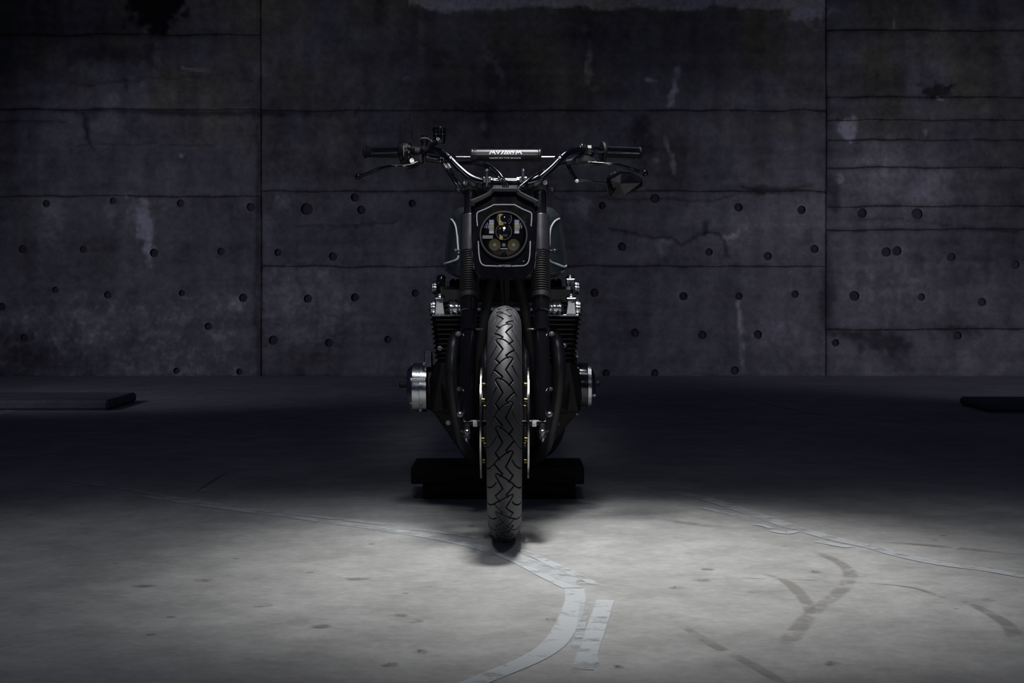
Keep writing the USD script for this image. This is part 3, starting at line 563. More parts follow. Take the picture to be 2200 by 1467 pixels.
for kk, g in E.items():
    tr = lambda P: [(a * sc, b * sc * 1.0) for a, b in P]
    g = (tr(g[0]), tr(g[1])) if isinstance(g, tuple) else tr(g)
    part('letter', wrap(flat_poly([g])[0], (ex0, .357, pc[2] - .0195 * 0), rp * 1.0, .0004) if False else wrap(put(flat_poly([g])[0], (0, .0008, 0)), (ex0, .357, pc[2]), rp), 'white_print', pad, smooth=False)
tx = meshkit.text_mesh('MADE IN THE SHADE', .0048, .0004, bold=True); w0 = np.ptp(tx.vertices[:, 0]); tx.vertices[:, 0] = (tx.vertices[:, 0] - tx.vertices[:, 0].min()) * (W(1119, 0, .357)[0] - W(1052, 0, .357)[0]) / w0
part('lettering', wrap(put(tx, (W(1052, 0, .357)[0], -.0125, 0)), (0, .357, pc[2]), rp), 'white_print', pad, smooth=False)
# --- grips
def grip(a, b, parent_name, flange):
    d = b - a; L = np.linalg.norm(d); g = part(parent_name, lathe(a, d, [(0, .012), (0, .0185), (.004, .0205), (.007, .0195), (.009, .0168), (L - .012, .0168)] + flange(L), 36), 'rubber', B, label='black rubber grip with raised lozenge knurling')
    u, w, dd = frame(d); ms = []
    for i in range(int((L - .03) / .0062)):
        for k in range(16):
            ang = (k + .5 * (i % 2)) * 2 * PI / 16; o = math.cos(ang) * u + math.sin(ang) * w; c = a + dd * (.015 + i * .0062) + o * .0168; t = np.cross(dd, o)
            ms.append(hull(np.array([c + dd * .0026, c - dd * .0026, c + t * .0027, c - t * .0027, c + dd * .0013 + o * .0013, c - dd * .0013 + o * .0013, c + t * .0013 + o * .0013, c - t * .0013 + o * .0013])))
    part('knurling', cat(*ms), 'rubber', g, smooth=False, kind='stuff')
grip(W(783, 326, .52), W(866, 327, .485), 'grip', lambda L: [(L - .01, .0172), (L - .005, .021), (L, .021)])
grip(W(1376, 328.5, .52), W(1292, 326, .485), 'grip', lambda L: [(L - .012, .0175), (L - .01, .031), (L - .005, .033), (L, .031), (L, .014)])
# --- left-hand controls in the picture: throttle drum, brake perch, reservoirs, lever
t0 = W(863, 327, .485); td = unit(W(905, 323, .47) - t0)
thr = part('throttle_housing', lathe(t0 - td * .004, td, [(0, .022), (.001, .033), (.005, .036), (.013, .036), (.016, .0335), (.020, .0335), (.034, .029), (.037, .022), (.037, .012)], 44), 'satin_black', B, label='round black throttle drum')
tf = lambda px, py, y=.44: W(px, py, y)
part('cable_guide', hull(np.vstack([ball(W(880, 340, .46), .012, 1).vertices, ball(W(866, 349, .465), .008, 1).vertices, ball(W(885, 352, .46), .008, 1).vertices])), 'satin_black', thr)
for py in (315, 338.5): part('throttle_screw', capbolt(W(879, py, .452), (.25, -1, .1), .0052, .006), 'zinc', thr)
for i, (m_, dz) in enumerate((('flag_green', 0), ('white_print', 1), ('flag_red', 2))): part('flag_badge', rbox(W(878.5, 323.5 + dz * 3.1, .447), (.0034, .002, .0042), .0004, rotz(.3)), m_, thr, smooth=False)
txt = meshkit.text_mesh('domino', .0044, .0005, bold=True); txt.vertices[:, 0] *= .98; w0 = np.ptp(txt.vertices[:, 0])
v = txt.vertices.copy(); u0 = W(864.5, 316, .442); L_ = W(0, 316, .45)[2] - W(0, 336.5, .45)[2]
v[:, 0] = (v[:, 0] - v[:, 0].min()) * L_ / w0
ang = (L_ / 2 - v[:, 0]) / .036
txt.vertices = np.c_[u0[0] + .002 + v[:, 1] * .95, (.483 - .0365 * np.cos(ang)) - v[:, 2], t0[2] + .001 + .0365 * np.sin(ang)]
part('lettering', txt, 'white_print', thr, smooth=False)
per = part('brake_master_cylinder', cat(cyl(W(884, 322, .45), W(916, 326, .44), .014), rbox(W(897, 326, .44), (.038, .036, .028), .011), hull(np.vstack([ball(W(881, 346, .44), .008, 1).vertices, ball(W(905, 348, .435), .008, 1).vertices, ball(W(904, 332, .44), .01, 1).vertices, ball(W(885, 335, .44), .008, 1).vertices])),
           cyl(W(915, 340, .43), W(949, 344, .43), .0115)), 'satin_black', B, label='black brake master cylinder on the bar')
part('switch_button', lathe(W(885, 345.5, .425), (0, -1, .1), [(0, .009), (.003, .009), (.005, .0075), (.005, .0048), (.002, .0045), (.002, .001)], 24), 'zinc', per, label='silver ring button')
part('hose_adaptor', cat(*[lathe(W(px, 343, .43), (1, 0, -.12), [(0, .0095), (.001, .0118), (.005, .0118), (.006, .0095)], 6 if px > 955 else 24) for px in (947, 953, 960)]), 'gloss_black', per)
part('hose_adaptor_ring', cat(*[lathe(W(px, 343, .43), (1, 0, -.12), [(0, .0095), (.0005, .0124), (.0022, .0124), (.003, .0095)], 24) for px in (946, 952.5, 958.5)]), 'zinc', per)
res = part('fluid_reservoir', lathe(W(944, 309, .41), (0, 0, 1), [(0, .015), (.002, .0195), (.026, .021), (.027, .0225), (.031, .0225), (.032, .0195), (.036, .0195), (.037, .0215), (.041, .0215)], 44), 'gloss_black', B, label='gloss black cylindrical brake fluid reservoir')
k0 = W(944, 309, .41) + (0, 0, .041)
part('reservoir_cap', cat(*[lathe(k0, (0, 0, 1), [(0, .0205), (.010, .0205), (.012, .019), (.012, .003)], 44)] + [rbox(k0 + (.0205 * math.cos(q), .0205 * math.sin(q), .005), (.005, .005, .010), .001, rotz(q)) for q in np.arange(10) * 2 * PI / 10]), 'gloss_black', res)
part('reservoir_band', lathe(W(944, 309, .41) + (0, 0, .0275), (0, 0, 1), [(0, .0218), (.0008, .023), (.0024, .023), (.003, .0218)], 44), 'chrome', res)
part('reservoir_bracket', cat(tube([W(914, 322, .425), W(928, 311, .41), W(944, 302, .357)], [.0072, .0078, .0085], 18), lathe(W(908, 322, .43), (1, 0, .55), [(0, .009), (.002, .012), (.010, .012), (.012, .009)], 24)), 'dark_grey_satin', B)
part('bracket_eye', lathe(W(941, 298.5, .347), (0, -1, 0), [(0, .0045), (.002, .0045), (.002, .0025), (0, .0025)], 20), 'zinc', B)
r2 = part('clutch_reservoir', lathe(W(912, 318, .45), (0, 0, 1), [(0, .010), (.018, .0105), (.020, .0125), (.025, .0125), (.026, .010)], 28), 'satin_black', B, label='small black cap with a silver collar')
part('collar', lathe(W(912, 318, .45) + (0, 0, .0275), (0, 0, 1), [(0, .0115), (.001, .0145), (.005, .0145), (.006, .0115)], 28), 'led_grey', r2)
part('cap', lathe(W(912, 318, .45) + (0, 0, .033), (0, 0, 1), [(0, .0105), (.001, .0112), (.007, .0112), (.008, .009)], 24), 'matte_black', r2)
part('wire', tube([W(919, 299, .44), W(926, 301, .43), W(929, 308, .42)], .0014, 8), 'led_grey', B)
lev = part('brake_lever', tube([W(897, 351, .43), W(880, 357, .415), W(855, 357.5, .41), W(836, 358, .41), W(812, 364, .42), W(790, 373, .435), W(770, 380, .45)], [.010, .009, .0066, .006, .0058, .0055, .0065], 18, 8, flat=((0, 1, 0), .75)), 'gloss_black', B, label='gloss black brake lever with ball end')
part('ball_end', ball(W(769.5, 379.5, .45), .0105, 3), 'gloss_black', lev)
# --- right-hand controls: clutch perch, lever, mirror
pf = part('clutch_perch', cat(cyl(W(1244, 327, .46), W(1270, 326, .465), .0165), hull(np.vstack([ball(W(1219, 348, .42), .007, 1).vertices, ball(W(1240, 346, .41), .011, 1).vertices, ball(W(1283, 350, .44), .005, 1).vertices, ball(W(1250, 337, .43), .010, 1).vertices, ball(W(1266, 340, .44), .008, 1).vertices])),
          cyl(W(1217, 349, .42), W(1241, 345, .412), .0095), rbox(W(1250, 322, .44), (.022, .02, .03), .005), tube([W(1258, 330, .44), W(1255, 318, .435), W(1250, 313, .43)], [.008, .0085, .007], 16)), 'dark_grey_satin', B, label='dark grey clutch lever perch')
part('perch_pin', ball(W(1250.5, 313, .427), .0062, 2), 'polished_aluminium', pf)
part('switch_block', rbox(W(1266, 326, .455), (.032, .04, .04), .010), 'satin_black', B)
part('switch_knob', cat(capbolt(W(1273, 325.5, .43), (.1, -1, 0), .004, .004), capbolt(W(1282, 325, .44), (.1, -1, 0), .004, .004)), 'dark_grey_satin', B)
lev = part('clutch_lever', tube([W(1246, 349, .425), W(1275, 351, .42), W(1300, 352.5, .415), W(1326, 354, .415), W(1352, 361, .425), W(1372, 368, .44), W(1385, 371, .45)], [.009, .0065, .006, .006, .0058, .0055, .0065], 18, 8, flat=((0, 1, 0), .75)), 'gloss_black', B, label='gloss black clutch lever with ball end')
part('ball_end', ball(W(1386, 371.5, .45), .0105, 3), 'gloss_black', lev)
part('adjuster_ring', cat(lathe(W(1209, 333, .365), (.8, 0, .6), [(0, .0125), (.002, .0148), (.007, .0148), (.009, .0125)], 24), lathe(W(1217, 329, .375), (.8, 0, .6), [(0, .0125), (.0005, .0142), (.003, .0142), (.0035, .0125)], 24)), 'gloss_black', B)
marm = part('mirror_arm', cat(tube([W(1219, 350, .43), W(1226, 366, .42), W(1239, 387, .41)], [.0068, .006, .0055], 14, 6), tube([W(1239, 387, .41), W(1270, 390, .41), W(1303, 393.5, .415)], [.0048, .0042, .0042], 12, 4)), 'gloss_black', B, label='thin angled black mirror arm')
part('pivot_bolt', bolt(W(1239.5, 388.5, .402), (0, -1, 0), .004, .004), 'zinc', marm)
mp = [(1303, 390), (1304, 380), (1312, 372), (1328, 365.5), (1353, 369.5), (1372, 378), (1380, 385), (1380.5, 399), (1367, 408), (1341, 420), (1320, 415), (1306, 401)]
P2 = pxpoly(mp, .43); Pb = P2 * .95 + P2.mean(0) * .05
mirr = part('mirror_housing', hull(np.vstack([np.c_[P2[:, 0], np.full(len(P2), .432), P2[:, 1]], np.c_[Pb[:, 0], np.full(len(P2), .442), Pb[:, 1]], [W(1312, 387, .405), W(1333, 394, .398), W(1376, 393, .412), W(1335, 373, .412), W(1355, 376, .412)]])), 'gloss_black', B, smooth=False, label='black faceted mirror housing hung below the grip')
part('mirror_glass', prism(Pb * .97 + P2.mean(0) * .03, .4422, .4445, .0005), 'mirror_glass', mirr, smooth=False)
part('mirror_stem', cat(tube([W(1306, 403, .42), W(1309, 412, .42), W(1311, 421, .422)], [.004, .0035, .0022], 10, 4), tube([W(1311, 421, .422), W(1318, 410, .42), W(1325, 402, .418)], [.0022, .003, .0035], 10, 4)), 'gloss_black', mirr)
# --- cables and hoses
part('cable', tube([W(950, 351, .42), W(985, 350, .39), W(1020, 348, .34), (W(1046, 353, .28)), W(1068, 368, .24), W(1084, 388, .22), W(1094, 412, .25)], .0045, 12), 'black_chrome', B)
part('cable', tube([W(950, 354, .42), W(985, 353, .39), W(1015, 351, .35), (W(1040, 357, .29)), W(1062, 372, .25), W(1076, 388, .23), W(1087, 412, .26)], .0045, 12), 'black_chrome', B)
part('cable', tube([W(1216, 349, .42), W(1190, 356, .36), W(1160, 370, .30), W(1135, 387, .25), W(1112, 406, .23), W(1105, 425, .26)], .0038, 12), 'black_chrome', B)
for dx, r in ((0, .0042), (9, .0048)):
    part('brake_hose', tube([W(950 + dx, 348, .42), W(956 + dx, 358, .40), W(966 + dx * .9, 376, .36), W(980 + dx * .8, 396, .33), W(992 + dx * .6, 410, .33)], r, 12), 'gloss_black', B)
    part('hose_ferrule', tube([W(953 + dx, 354, .407), W(959.5 + dx, 364, .386)], r * 1.35, 14, 0), 'zinc', B)
# --- headlight nacelle
yN = .10
out = [(1012, 447), (1012, 432), (1034, 421), (1058, 404), (1110, 404), (1132, 421), (1155, 432), (1155, 447), (1153, 505), (1150, 560), (1145, 582), (1130, 597), (1036, 597), (1021, 582), (1016, 560), (1013, 505)]
nac = part('headlight_nacelle', prism(pxpoly(out, yN), yN, .20, .0008), 'gloss_black', B, smooth=20, label='black angular headlight nacelle outlined in white')
hood = [(1008, 440), (1010, 429), (1034, 419), (1049, 412), (1057, 402.5), (1111, 402.5), (1119, 411), (1133, 418), (1158, 430), (1159, 440)]
Ho = pxpoly(hood, .05); Hi = pxpoly([(1019, 442), (1020, 436), (1038, 427.5), (1055, 418), (1060, 411), (1108, 411), (1113, 418), (1130, 427), (1148, 436), (1149, 442)], .05)
n_ = len(Ho); Vh, Fh = [], []
lays = [(Hi, .052), ((Hi + 2 * Ho) / 3, .045), (Ho, .060), (Ho, .19), (Hi, .19)]
for q, y in lays: Vh.append(np.c_[q[:, 0], np.full(n_, y), q[:, 1]])
for i in range(len(lays)):
    a0, b0 = i * n_, ((i + 1) % len(lays)) * n_
    for k in range(n_ - 1): Fh += [(a0 + k, a0 + k + 1, b0 + k + 1), (a0 + k, b0 + k + 1, b0 + k)]
for k in (0, n_ - 1): Fh += [(k + 0 * n_, k + 1 * n_, k + 2 * n_), (k, k + 2 * n_, k + 3 * n_), (k, k + 3 * n_, k + 4 * n_)]
hm = tm(np.vstack(Vh), Fh); trimesh.repair.fix_normals(hm)
part('nacelle_hood', hm, 'dark_grey_satin', nac, smooth=25, label='satin grey hood rim over the headlight')
cz = lambda x, y: (920 + x / 6.1125, 380 + y / 6.1125)
yS = yN - .0008
def stripe(pts, name, parent, y=yS, r=.0019): part(name, tube([W(*cz(a, b), y) for a, b in pts], r, 10, 5, flat=((0, 1, 0), .5)), 'white_line', parent, label='white pinstripe')
stripe([(648, 645), (640, 570), (640, 490), (660, 458), (750, 420), (848, 371), (862, 365), (1000, 362), (1132, 365), (1146, 371), (1250, 425), (1338, 462), (1358, 492), (1356, 570), (1350, 648)], 'pinstripe', nac)
stripe([(658, 840), (664, 980), (676, 1075), (696, 1132), (745, 1163), (830, 1167), (915, 1170)], 'pinstripe', nac)
stripe([(1340, 840), (1336, 980), (1325, 1080), (1304, 1132), (1255, 1163), (1170, 1167), (1095, 1170)], 'pinstripe', nac)
tx = meshkit.text_mesh('MOTOISM', .0055, .0006, bold=True); w0 = np.ptp(tx.vertices[:, 0]); a_, b_ = W(*cz(922, 1179), yS), W(*cz(1084, 1179), yS)
v = tx.vertices; tx.vertices = np.c_[a_[0] + (v[:, 0] - v[:, 0].min()) * (b_[0] - a_[0]) / w0, yS + .0004 - v[:, 2], a_[2] + v[:, 1]]
part('lettering', tx, 'white_print', nac, smooth=False)
part('nacelle_screw', ball(W(*cz(1252, 1102), yN - .002), .0032, 2), 'zinc', nac)
for s, xs in ((-1, (578, 602)), (1, (1418, 1396))):
    part('edge_trim', tube([W(*cz(xs[0], 980), yN + .004), W(*cz((xs[0] + xs[1]) / 2, 1090), yN + .003), W(*cz(xs[1], 1205), yN + .004)], .0009, 8), 'led_grey', nac)
# --- headlight
hc = W(1082, 504.5, .085); R0 = .0705
hl = part('headlight', lathe(hc + (0, .07, 0), (0, -1, 0), [(0, .03), (.02, .055), (.045, R0), (.072, R0 + .003), (.082, R0 + .003), (.086, R0), (.086, R0 - .004), (.078, R0 - .006), (.074, R0 - .007), (.058, R0 - .010)], 64), 'satin_black', B, label='round headlight with several lamp elements behind glass')
yF = hc[1] + .002
h_ = lambda x, y, d=0.0: W(*cz(x, y), yF + d)
part('reflector_plate', cat(lathe((hc[0], yF + .004, hc[2]), (0, -1, 0), [(0, R0 - .008), (.002, R0 - .006)], 64), lathe((hc[0], yF + .002, hc[2]), (0, -1, 0), [(0, R0 - .005), (.010, R0 - .004), (.012, R0 - .006), (.002, R0 - .012)], 64)), 'blackout', hl, smooth=30)
def dome(c, r, bulge, seg=40):
    k = np.linspace(0, 1, 10); rho = (r * r + bulge * bulge) / (2 * bulge); t = np.arcsin(r / rho) * (1 - k)
    return lathe(c, (0, -1, 0), [(-.002, r)] + [(rho * math.cos(q) - (rho - bulge), max(rho * math.sin(q), .0002)) for q in t], seg)
px_ = .0084 / 6.1125 * 0 + (D + yF) / F / 6.1125
part('projector_ring', lathe(h_(1000, 545), (0, -1, 0), [(0, 108 * px_), (.004, 112 * px_), (.008, 106 * px_), (.006, 100 * px_)], 40), 'satin_black', hl)
part('projector_lens', dome(h_(1000, 545, -.003), 100 * px_, .010), 'projector_glass', hl)
part('led_emitter', rbox(h_(955, 560, -.0085), (62 * px_, .004, 150 * px_), .001), 'led_yellow', hl, smooth=False)
part('projector_ring', lathe(h_(992, 720), (0, -1, 0), [(0, 118 * px_), (.004, 122 * px_), (.009, 116 * px_), (.006, 110 * px_)], 40), 'satin_black', hl)
part('projector_lens', dome(h_(992, 720, -.003), 110 * px_, .012), 'projector_glass', hl)
part('led_emitter', rbox(h_(958, 745, -.0100), (45 * px_, .004, 160 * px_), .001), 'led_yellow', hl, smooth=False)
for x in (831, 1164):
    lp = part('led_strip', rbox(h_(x, 655, -.004), (68 * px_, .008, 186 * px_), .0008), 'led_grey', hl, smooth=False)
    for (y0, y1), m_ in zip(((568, 604), (608, 626), (630, 680), (685, 706), (710, 742)), ('led_blue', 'led_white', 'led_yellow', 'led_blue', 'led_white')):
        part('led_cell', rbox(h_(x, (y0 + y1) / 2, -.0085), (58 * px_, .003, (y1 - y0) * px_), .0006), m_, lp, smooth=False)
for x in (873, 1121):
    rf = part('bowl_reflector', lathe(h_(x, 893, -.001), (0, -1, 0), [(0, 20 * px_), (.001, 30 * px_), (.004, 60 * px_), (.0075, 73 * px_), (.0075, 76 * px_), (.0, 77 * px_)], 40), 'led_amber_reflector', hl)
    part('bulb', lathe(h_(x, 893, -.001), (0, -1, 0), [(0, 26 * px_), (.004, 26 * px_), (.005, 20 * px_), (.003, 14 * px_), (.003, 1 * px_)], 24), 'led_grey', rf)
part('marker_lamp', lathe(h_(993, 893, -.001), (0, -1, 0), [(0, 24 * px_), (.003, 24 * px_), (.004, 18 * px_), (.0035, 10 * px_), (.006, 8 * px_), (.006, .5 * px_)], 24), 'led_grey', hl)
for x, y, w in ((984, 602, 76), (994, 942, 96)): part('trim_bar', rbox(h_(x, y, -.009), (w * px_, .003, 9 * px_), .0004), 'led_white', hl, smooth=False)
part('badge', rbox(h_(781, 790, -.006), (138 * px_, .004, 46 * px_), .0006), 'led_grey', hl, smooth=False, label='plain grey badge inside the headlight')
for x, a in ((760, -.7), (1232, .7)): part('fin_reflector', cat(*[rbox(h_(x + (i - 1) * 26 * (1 if x > 990 else -1), 640 - i * 6, -.003), (12 * px_, .004, 90 * px_), .0006, roty(a * .35)) for i in range(3)]), 'led_blue', hl, smooth=False)
lc_ = loft([np.array([hc[0], yF - .010 - t, hc[2]]) + r * np.c_[np.cos(np.arange(64) * PI / 32), np.zeros(64), np.sin(np.arange(64) * PI / 32)] for t, r in [(0, R0 - .002), (.004, R0 - .004)] + [(.004 + .016 * (1 - (k / 12) ** 2), max((R0 - .004) * k / 12, .0003)) for k in range(11, -1, -1)]], caps=False)
if lc_.face_normals[:, 1].mean() > 0: lc_.faces = lc_.faces[:, ::-1]
part('lens_cover', lc_, 'lens_glass', hl, smooth=True, label='clear domed headlight glass')
# --- tank
tl = [(1083, 438), (1150, 440), (1168, 444), (1188, 449), (1198, 458), (1205, 472), (1213, 516), (1218, 560), (1219, 573), (1212, 585), (1190, 596), (1160, 600), (1083, 602)]
half = cr(np.array([W(a - 1.5, b, .60)[[0, 2]] for a, b in tl]), 6); half[0, 0] = half[-1, 0] = 0
loop2 = np.vstack([half, (half * (-1, 1))[-2:0:-1]]); cz0 = .79
secs = [(.335, .50), (.345, .66), (.365, .80), (.40, .90), (.46, .965), (.53, .995), (.60, 1.0), (.70, .98), (.80, .92), (.90, .80), (.98, .66), (1.02, .52)]
tank_m = loft([np.c_[loop2[:, 0] * k, np.full(len(loop2), y), cz0 + (loop2[:, 1] - cz0) * (k ** .6)] for y, k in secs])
tank = part('fuel_tank', tank_m, 'tank_paint', B, smooth=60, label='dark teal grey fuel tank with white pinstripes')
def on_tank(px, py):                                  # where the sight line through a photo pixel meets the tank
    o = np.array([0 - XB, -D, H]); d = unit(W(px, py, .5) - o)
    hit = tank_m.ray.intersects_location([o], [d])[0]
    return hit[np.argmin(hit[:, 1])] - d * .0006 if len(hit) else None
def tstripe(pts):
    P = cr(np.array([cz(a, b) for a, b in pts], float), 5); Q = [q for q in (on_tank(*p) for p in P) if q is not None]
    if len(Q) > 3: part('pinstripe', tube(Q, .0030, 10, 0, flat=((0, 1, 0), .6)), 'white_line', tank, label='white pinstripe')
tstripe([(226, 523), (290, 546), (335, 592), (365, 660), (380, 760), (388, 860), (396, 960), (398, 1000)])
tstripe([(398, 1030), (390, 1065), (350, 1096), (270, 1122), (200, 1142), (155, 1146), (130, 1120)])
tstripe([(1736, 543), (1675, 572), (1630, 625), (1605, 690), (1595, 780), (1592, 880), (1580, 975), (1578, 1010)])
tstripe([(1578, 1050), (1588, 1085), (1620, 1115), (1700, 1148), (1770, 1175), (1802, 1178), (1812, 1165)])
part('fuel_cap', lathe((0, .62, .985), (0, 0, 1), [(0, .035), (.008, .035), (.012, .03)], 32), 'satin_black', tank)
part('seat', hull(np.vstack([ball((sx * .09, y, z), .03, 1).vertices for sx in (-1, 1) for y, z in ((1.0, .86), (1.62, .90), (1.0, .80), (1.6, .83))])), 'pad_vinyl', B, smooth=60)
part('frame', cat(*[tube([(s * .03, .40, .80), (s * .07, .44, .62), (s * .11, .52, .30), (s * .11, .70, .19), (s * .11, 1.05, .22), (s * .11, 1.15, .45)], .016, 14) for s in (-1, 1)] +
     [tube([(s * .03, .42, .93), (s * .06, .7, .80), (s * .10, 1.1, .74), (s * .10, 1.6, .80)], .016, 14) for s in (-1, 1)]), 'matte_black', B)
part('swingarm', cat(*[tube([(s * .10, 1.05, .42), (s * .115, 1.25, .36), (s * .115, 1.53, .325)], .018, 14) for s in (-1, 1)]), 'matte_black', B)
RA = np.array([0, 1.49, .325])
part('rear_tyre', put(tyre(.325, .078, .075, 1, False), RA), 'tyre_rubber', B, smooth=True)
rim(.222, .055, RA, B, 'rear_rim')
for s in (-1, 1): part('rear_shock', cat(tube([(s * .125, 1.46, .40), (s * .125, 1.30, .72)], .012, 14, 0), tube([(s * .125 + .024 * math.cos(q), 1.44 - .12 * q / 50, .44 + .24 * q / 50) for q in np.linspace(0, 50, 200)], .004, 6, 0)), 'matte_black', B)
# --- engine
def er(px, y): return W(px, 700, y)[0]
eng = part('crankcase', cat(hull(np.vstack([rbox((0, .72, .33), (.49, .30, .02), .015).vertices, rbox((0, .74, .40), (.50, .34, .10), .02).vertices, rbox((0, .72, .48), (.46, .36, .05), .02).vertices])),
     hull(np.vstack([rbox((0, .72, .33), (.48, .28, .03), .012).vertices, rbox((-.005, .74, .21), (.31, .26, .03), .02).vertices, rbox((-.01, .78, .145), (.23, .22, .03), .015).vertices])), rbox((0, .55, .42), (.26, .06, .12), .02)), 'engine_black', B, smooth=25, label='black crankcase and sump')
for s in (-1, 1):
    for px, py in ((1236, 758), (1238, 766), (1239.5, 791), (1240.5, 847), (1238, 890)) if s > 0 else ((913, 782), (905, 882)):
        p = W(px, py, .60); part('case_bolt', capbolt(p, (s * .35, -1, .2), .0052, .008), 'zinc', eng)
    for px, py in ((963, 908), (945, 748)) if s < 0 else ((1196, 910), (1212, 742)):
        part('case_bolt', bolt(W(px, py, .50), (0, -1, 0), .0055, .007), 'zinc', eng)
for s in (-1, 1): part('engine_mount', hull(np.vstack([ball((s * .17, .55, .35), .02, 1).vertices, ball((s * .215, .58, .46), .022, 1).vertices, ball((s * .20, .60, .33), .02, 1).vertices])), 'engine_black', eng)
part('bracket_plate', prism(pxpoly([(1226, 768), (1228, 762), (1236, 765), (1240, 772), (1240, 794), (1225, 794)], .62), .62, .66, .002), 'engine_black', eng)
part('bracket_plate', prism(pxpoly([(911, 777), (911, 757), (914, 754.5), (928, 754.5), (928, 790), (911, 790)], .60), .60, .66, .003), 'polished_aluminium', eng)
# cylinders with cooling fins, leaning a little forward
for k in range(11):
    z = .500 + k * .0155; t = k / 10; y = .63 - .02 * t; hw_ = .230 + .018 * t
    P_ = np.array([(-hw_, -.075), (-hw_ + .02, -.095), (hw_ - .02, -.095), (hw_, -.075), (hw_, .09), (-hw_, .09)])
    m = prism(P_, 0, .005, .0012); v = m.vertices.copy(); m.vertices = np.c_[v[:, 0], v[:, 2] + y, v[:, 1] + z]; trimesh.repair.fix_normals(m)
    part('cooling_fin', m, 'engine_black', B, smooth=False)
part('cylinder_block', hull(np.vstack([rbox((0, .64, .50), (.448, .15, .02), .01).vertices, rbox((0, .62, .66), (.484, .15, .02), .01).vertices])), 'engine_black', B, smooth=False)
# cam covers: front tunnel bright, rear one darker and higher, with bolted end towers
def cam_tunnel(y, zc, r, mname, cname, zoff):
    xs = .212
    m = cat(*[lathe((s * .02 * 0 + s * .085, y, zc), (s, 0, 0), [(0, r * .9), (.02, r * .92), (.022, r), (.028, r), (.030, r * .92), (.044, r * .93), (.045, r * .80), (.0475, r * .80), (.0485, r * .98), (.055, r * 1.03), (.062, r * .98), (.063, r * .82), (.0655, r * .82), (.0665, r * 1.0), (.074, r * 1.06), (.082, r * 1.0), (.083, r * .85), (.085, r * .85), (.087, r * 1.08), (.094, r * 1.1), (.102, r * .85)], 40) for s in (-1, 1)] + [cyl((-.09, y, zc), (.09, y, zc), r * .9, 32)])
    return part(cname, m, mname, B, smooth=40, label='bright ribbed cam cover of the engine' if mname == 'polished_aluminium' else None)
yc, zc = .53, W(1190, 659.5, .53)[2]
cc = cam_tunnel(yc, zc, .0255, 'polished_aluminium', 'cam_cover', 0)
part('head_flange', rbox((0, yc + .02, zc - .0265), (.475, .10, .006), .002), 'polished_aluminium', cc, smooth=False)
yr, zr = .68, W(1190, 617, .68)[2]
rc = cam_tunnel(yr, zr, .026, 'engine_black', 'rear_cam_cover', 0)
part('cylinder_head', rbox((0, .62, .705), (.44, .20, .06), .01), 'engine_black', B, smooth=False)
for s in (-1, 1):
    for (y, z, par, sc, m_) in ((yc, zc, cc, 1.0, 'polished_aluminium'), (yr, zr, rc, .95, 'polished_aluminium' if s > 0 else 'gloss_black')):
        x = s * (.212 if y == yc else .215)
        P_ = [(-.018, -.0245), (.018, -.0245), (.0135, .012), (.0150, .016), (.0150, .030), (-.0150, .030), (-.0150, .016), (-.0135, .012)]
        m = prism(np.array(P_) * sc + (x, z), y - .036, y + .03, .003); fr = m.vertices[:, 1] < y; m.vertices[fr, 1] -= .42 * np.minimum(m.vertices[fr, 2] - z, .012)
        tw = part('end_tower', cat(m, lathe((x, y - .012, z + .028 * sc), (0, -.15, 1), [(0, .0165 * sc), (.008, .0165 * sc), (.011, .014 * sc)], 28)), m_, par, smooth=25)
        part('cover_bolt', lathe((x, y - .012, z + .039 * sc), (0, -.15, 1), [(0, .0105), (.003, .0105), (.0045, .009), (.0045, .006), (.002, .005), (.002, .001)], 24), m_, tw)
        part('end_cap', lathe((x + s * .016, y, z - .002), (s, 0, 0), [(0, .0245 * sc), (.008, .0245 * sc), (.010, .022 * sc), (.013, .022 * sc), (.015, .018 * sc)], 36), 'polished_aluminium', tw)
# side covers on the crankshaft ends
ya = .66
def xa(px): return W(px, 830, ya)[0]
c0 = W(0, 832, ya)[2]; Rl = .0815
lc = part('alternator_cover', lathe((xa(918), ya, c0), (-1, 0, 0), [(0, Rl * .5), (0, Rl), (xa(918) - xa(904.5), Rl), (xa(918) - xa(904), Rl * .985), (xa(918) - xa(903), Rl * .985), (xa(918) - xa(902.5), Rl), (xa(918) - xa(888), Rl * .995), (xa(918) - xa(886), Rl * .97), (xa(918) - xa(877.5), Rl * .80), (xa(918) - xa(876), Rl * .76), (xa(918) - xa(876), Rl * .2)], 72), 'polished_aluminium', B, smooth=22, label='polished round alternator cover on the left of the engine')
part('cover_lug', cat(cyl((xa(918), ya - Rl - .001, c0 + .03), (xa(889), ya - Rl - .001, c0 + .03), .0065, 20)), 'polished_aluminium', lc)
part('lug_bolt', capbolt((xa(889), ya - Rl - .001, c0 + .03), (-1, 0, 0), .0055, .006), 'zinc', lc)
for a in (.5, 1.6, 2.7, 3.8, 4.9, 6.0): part('cover_screw', capbolt((xa(887), ya + Rl * .93 * math.cos(a), c0 + Rl * .93 * math.sin(a)), (-1, 0, 0), .0045, .005), 'zinc', lc)
part('crash_bobbin', cat(cyl((xa(878), ya, c0 + .008), (xa(866), ya, c0 + .008), .008), lathe((xa(867), ya, c0 + .008), (-1, 0, 0), [(0, .010), (.010, .011), (.014, .008)], 24)), 'matte_black', lc)
part('case_neck', cyl((xa(940), ya, c0), (xa(917.5), ya, c0), Rl * .93, 48), 'engine_black', B)
c1 = W(0, 826.5, ya)[2]; Rr = .0735
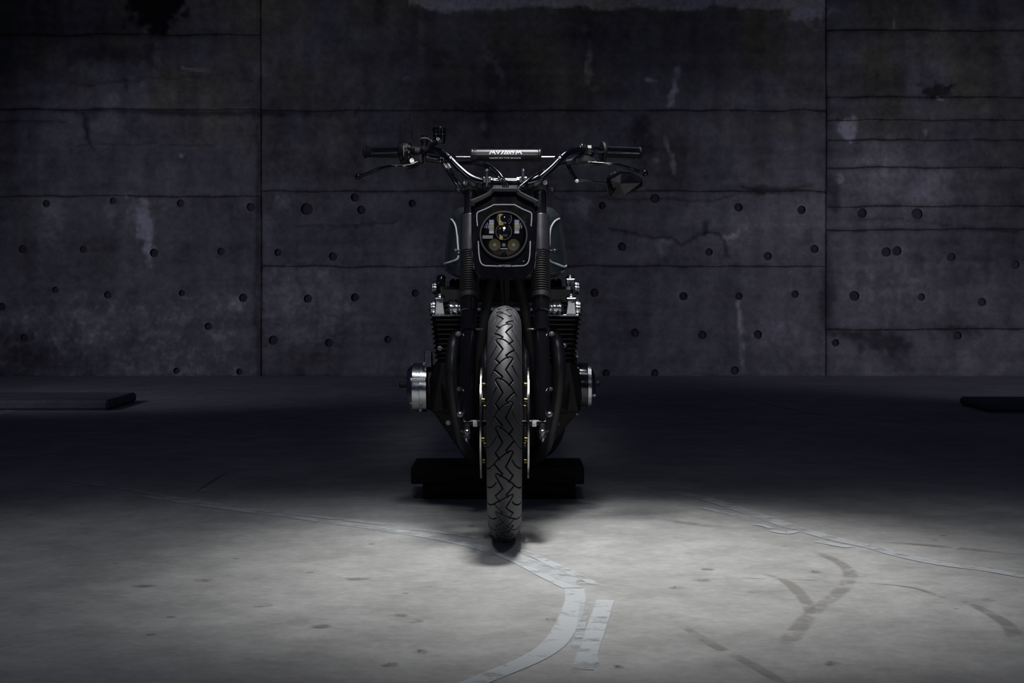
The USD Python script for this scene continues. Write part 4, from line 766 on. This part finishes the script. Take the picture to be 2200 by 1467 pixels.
rcv = part('pulser_cover', lathe((xa(1242), ya, c1), (1, 0, 0), [(0, Rr * .5), (0, Rr), (.004, Rr * 1.01), (xa(1260.5) - xa(1242), Rr * 1.0), (xa(1261) - xa(1242), Rr * .95)], 72), 'gloss_black', B, smooth=25, label='black round crank-end cover on the right of the engine')
part('cover_face', lathe((xa(1261), ya, c1), (1, 0, 0), [(0, Rr * .5), (0, Rr), (.001, Rr * 1.01), (xa(1269) - xa(1261), Rr), (xa(1271) - xa(1261), Rr * .95), (xa(1277.5) - xa(1261), Rr * .68), (xa(1278.5) - xa(1261), Rr * .6), (xa(1278.5) - xa(1261), Rr * .2)], 72), 'polished_aluminium', rcv, smooth=22, label='polished face of the crank-end cover')
part('cover_screw', capbolt(W(1276, 850, ya - .05), (.9, -.4, 0), .005, .006), 'zinc', rcv)
part('crash_bobbin', cat(cyl((xa(1277), ya, c1 + .004), (xa(1283), ya, c1 + .004), .006), lathe((xa(1282), ya, c1 + .004), (1, 0, 0), [(0, .009), (.008, .010), (.012, .007)], 24)), 'matte_black', rcv)
part('case_neck', cyl((xa(1222), ya, c1), (xa(1242.5), ya, c1), Rr * .95, 48), 'engine_black', B)
# exhaust headers
for s in (-1, 1):
    xo = .185
    part('exhaust_header', tube([(s * .150, .60, .585), (s * .155, .52, .578), (s * .165, .465, .548), (s * .171, .445, .49), (s * .168, .45, .41), (s * .154, .47, .32), (s * .130, .53, .22), (s * .10, .68, .165), (s * .085, .85, .165)], .0215, 28, 8), 'satin_black', B, label='outer matt black exhaust header')
    part('exhaust_header', tube([(s * .062, .60, .585), (s * .063, .52, .578), (s * .064, .475, .545), (s * .064, .455, .49), (s * .064, .455, .42), (s * .062, .475, .32), (s * .055, .54, .22), (s * .04, .68, .165), (s * .035, .85, .165)], .0205, 24, 8), 'satin_black', B)
part('silencer', tube([(.06, .84, .165), (.13, .95, .175), (.17, 1.15, .22), (.19, 1.5, .30)], [.03, .04, .045, .045], 24), 'satin_black', B)
part('wiring_loom', cat(*[tube([W(1083 + dx, 590, .30), W(1084 + dx * .9, 625, .36), W(1085 + dx * .6, 660, .42)], .005, 10) for dx in (-6, 3, 8)]), 'matte_black', B)
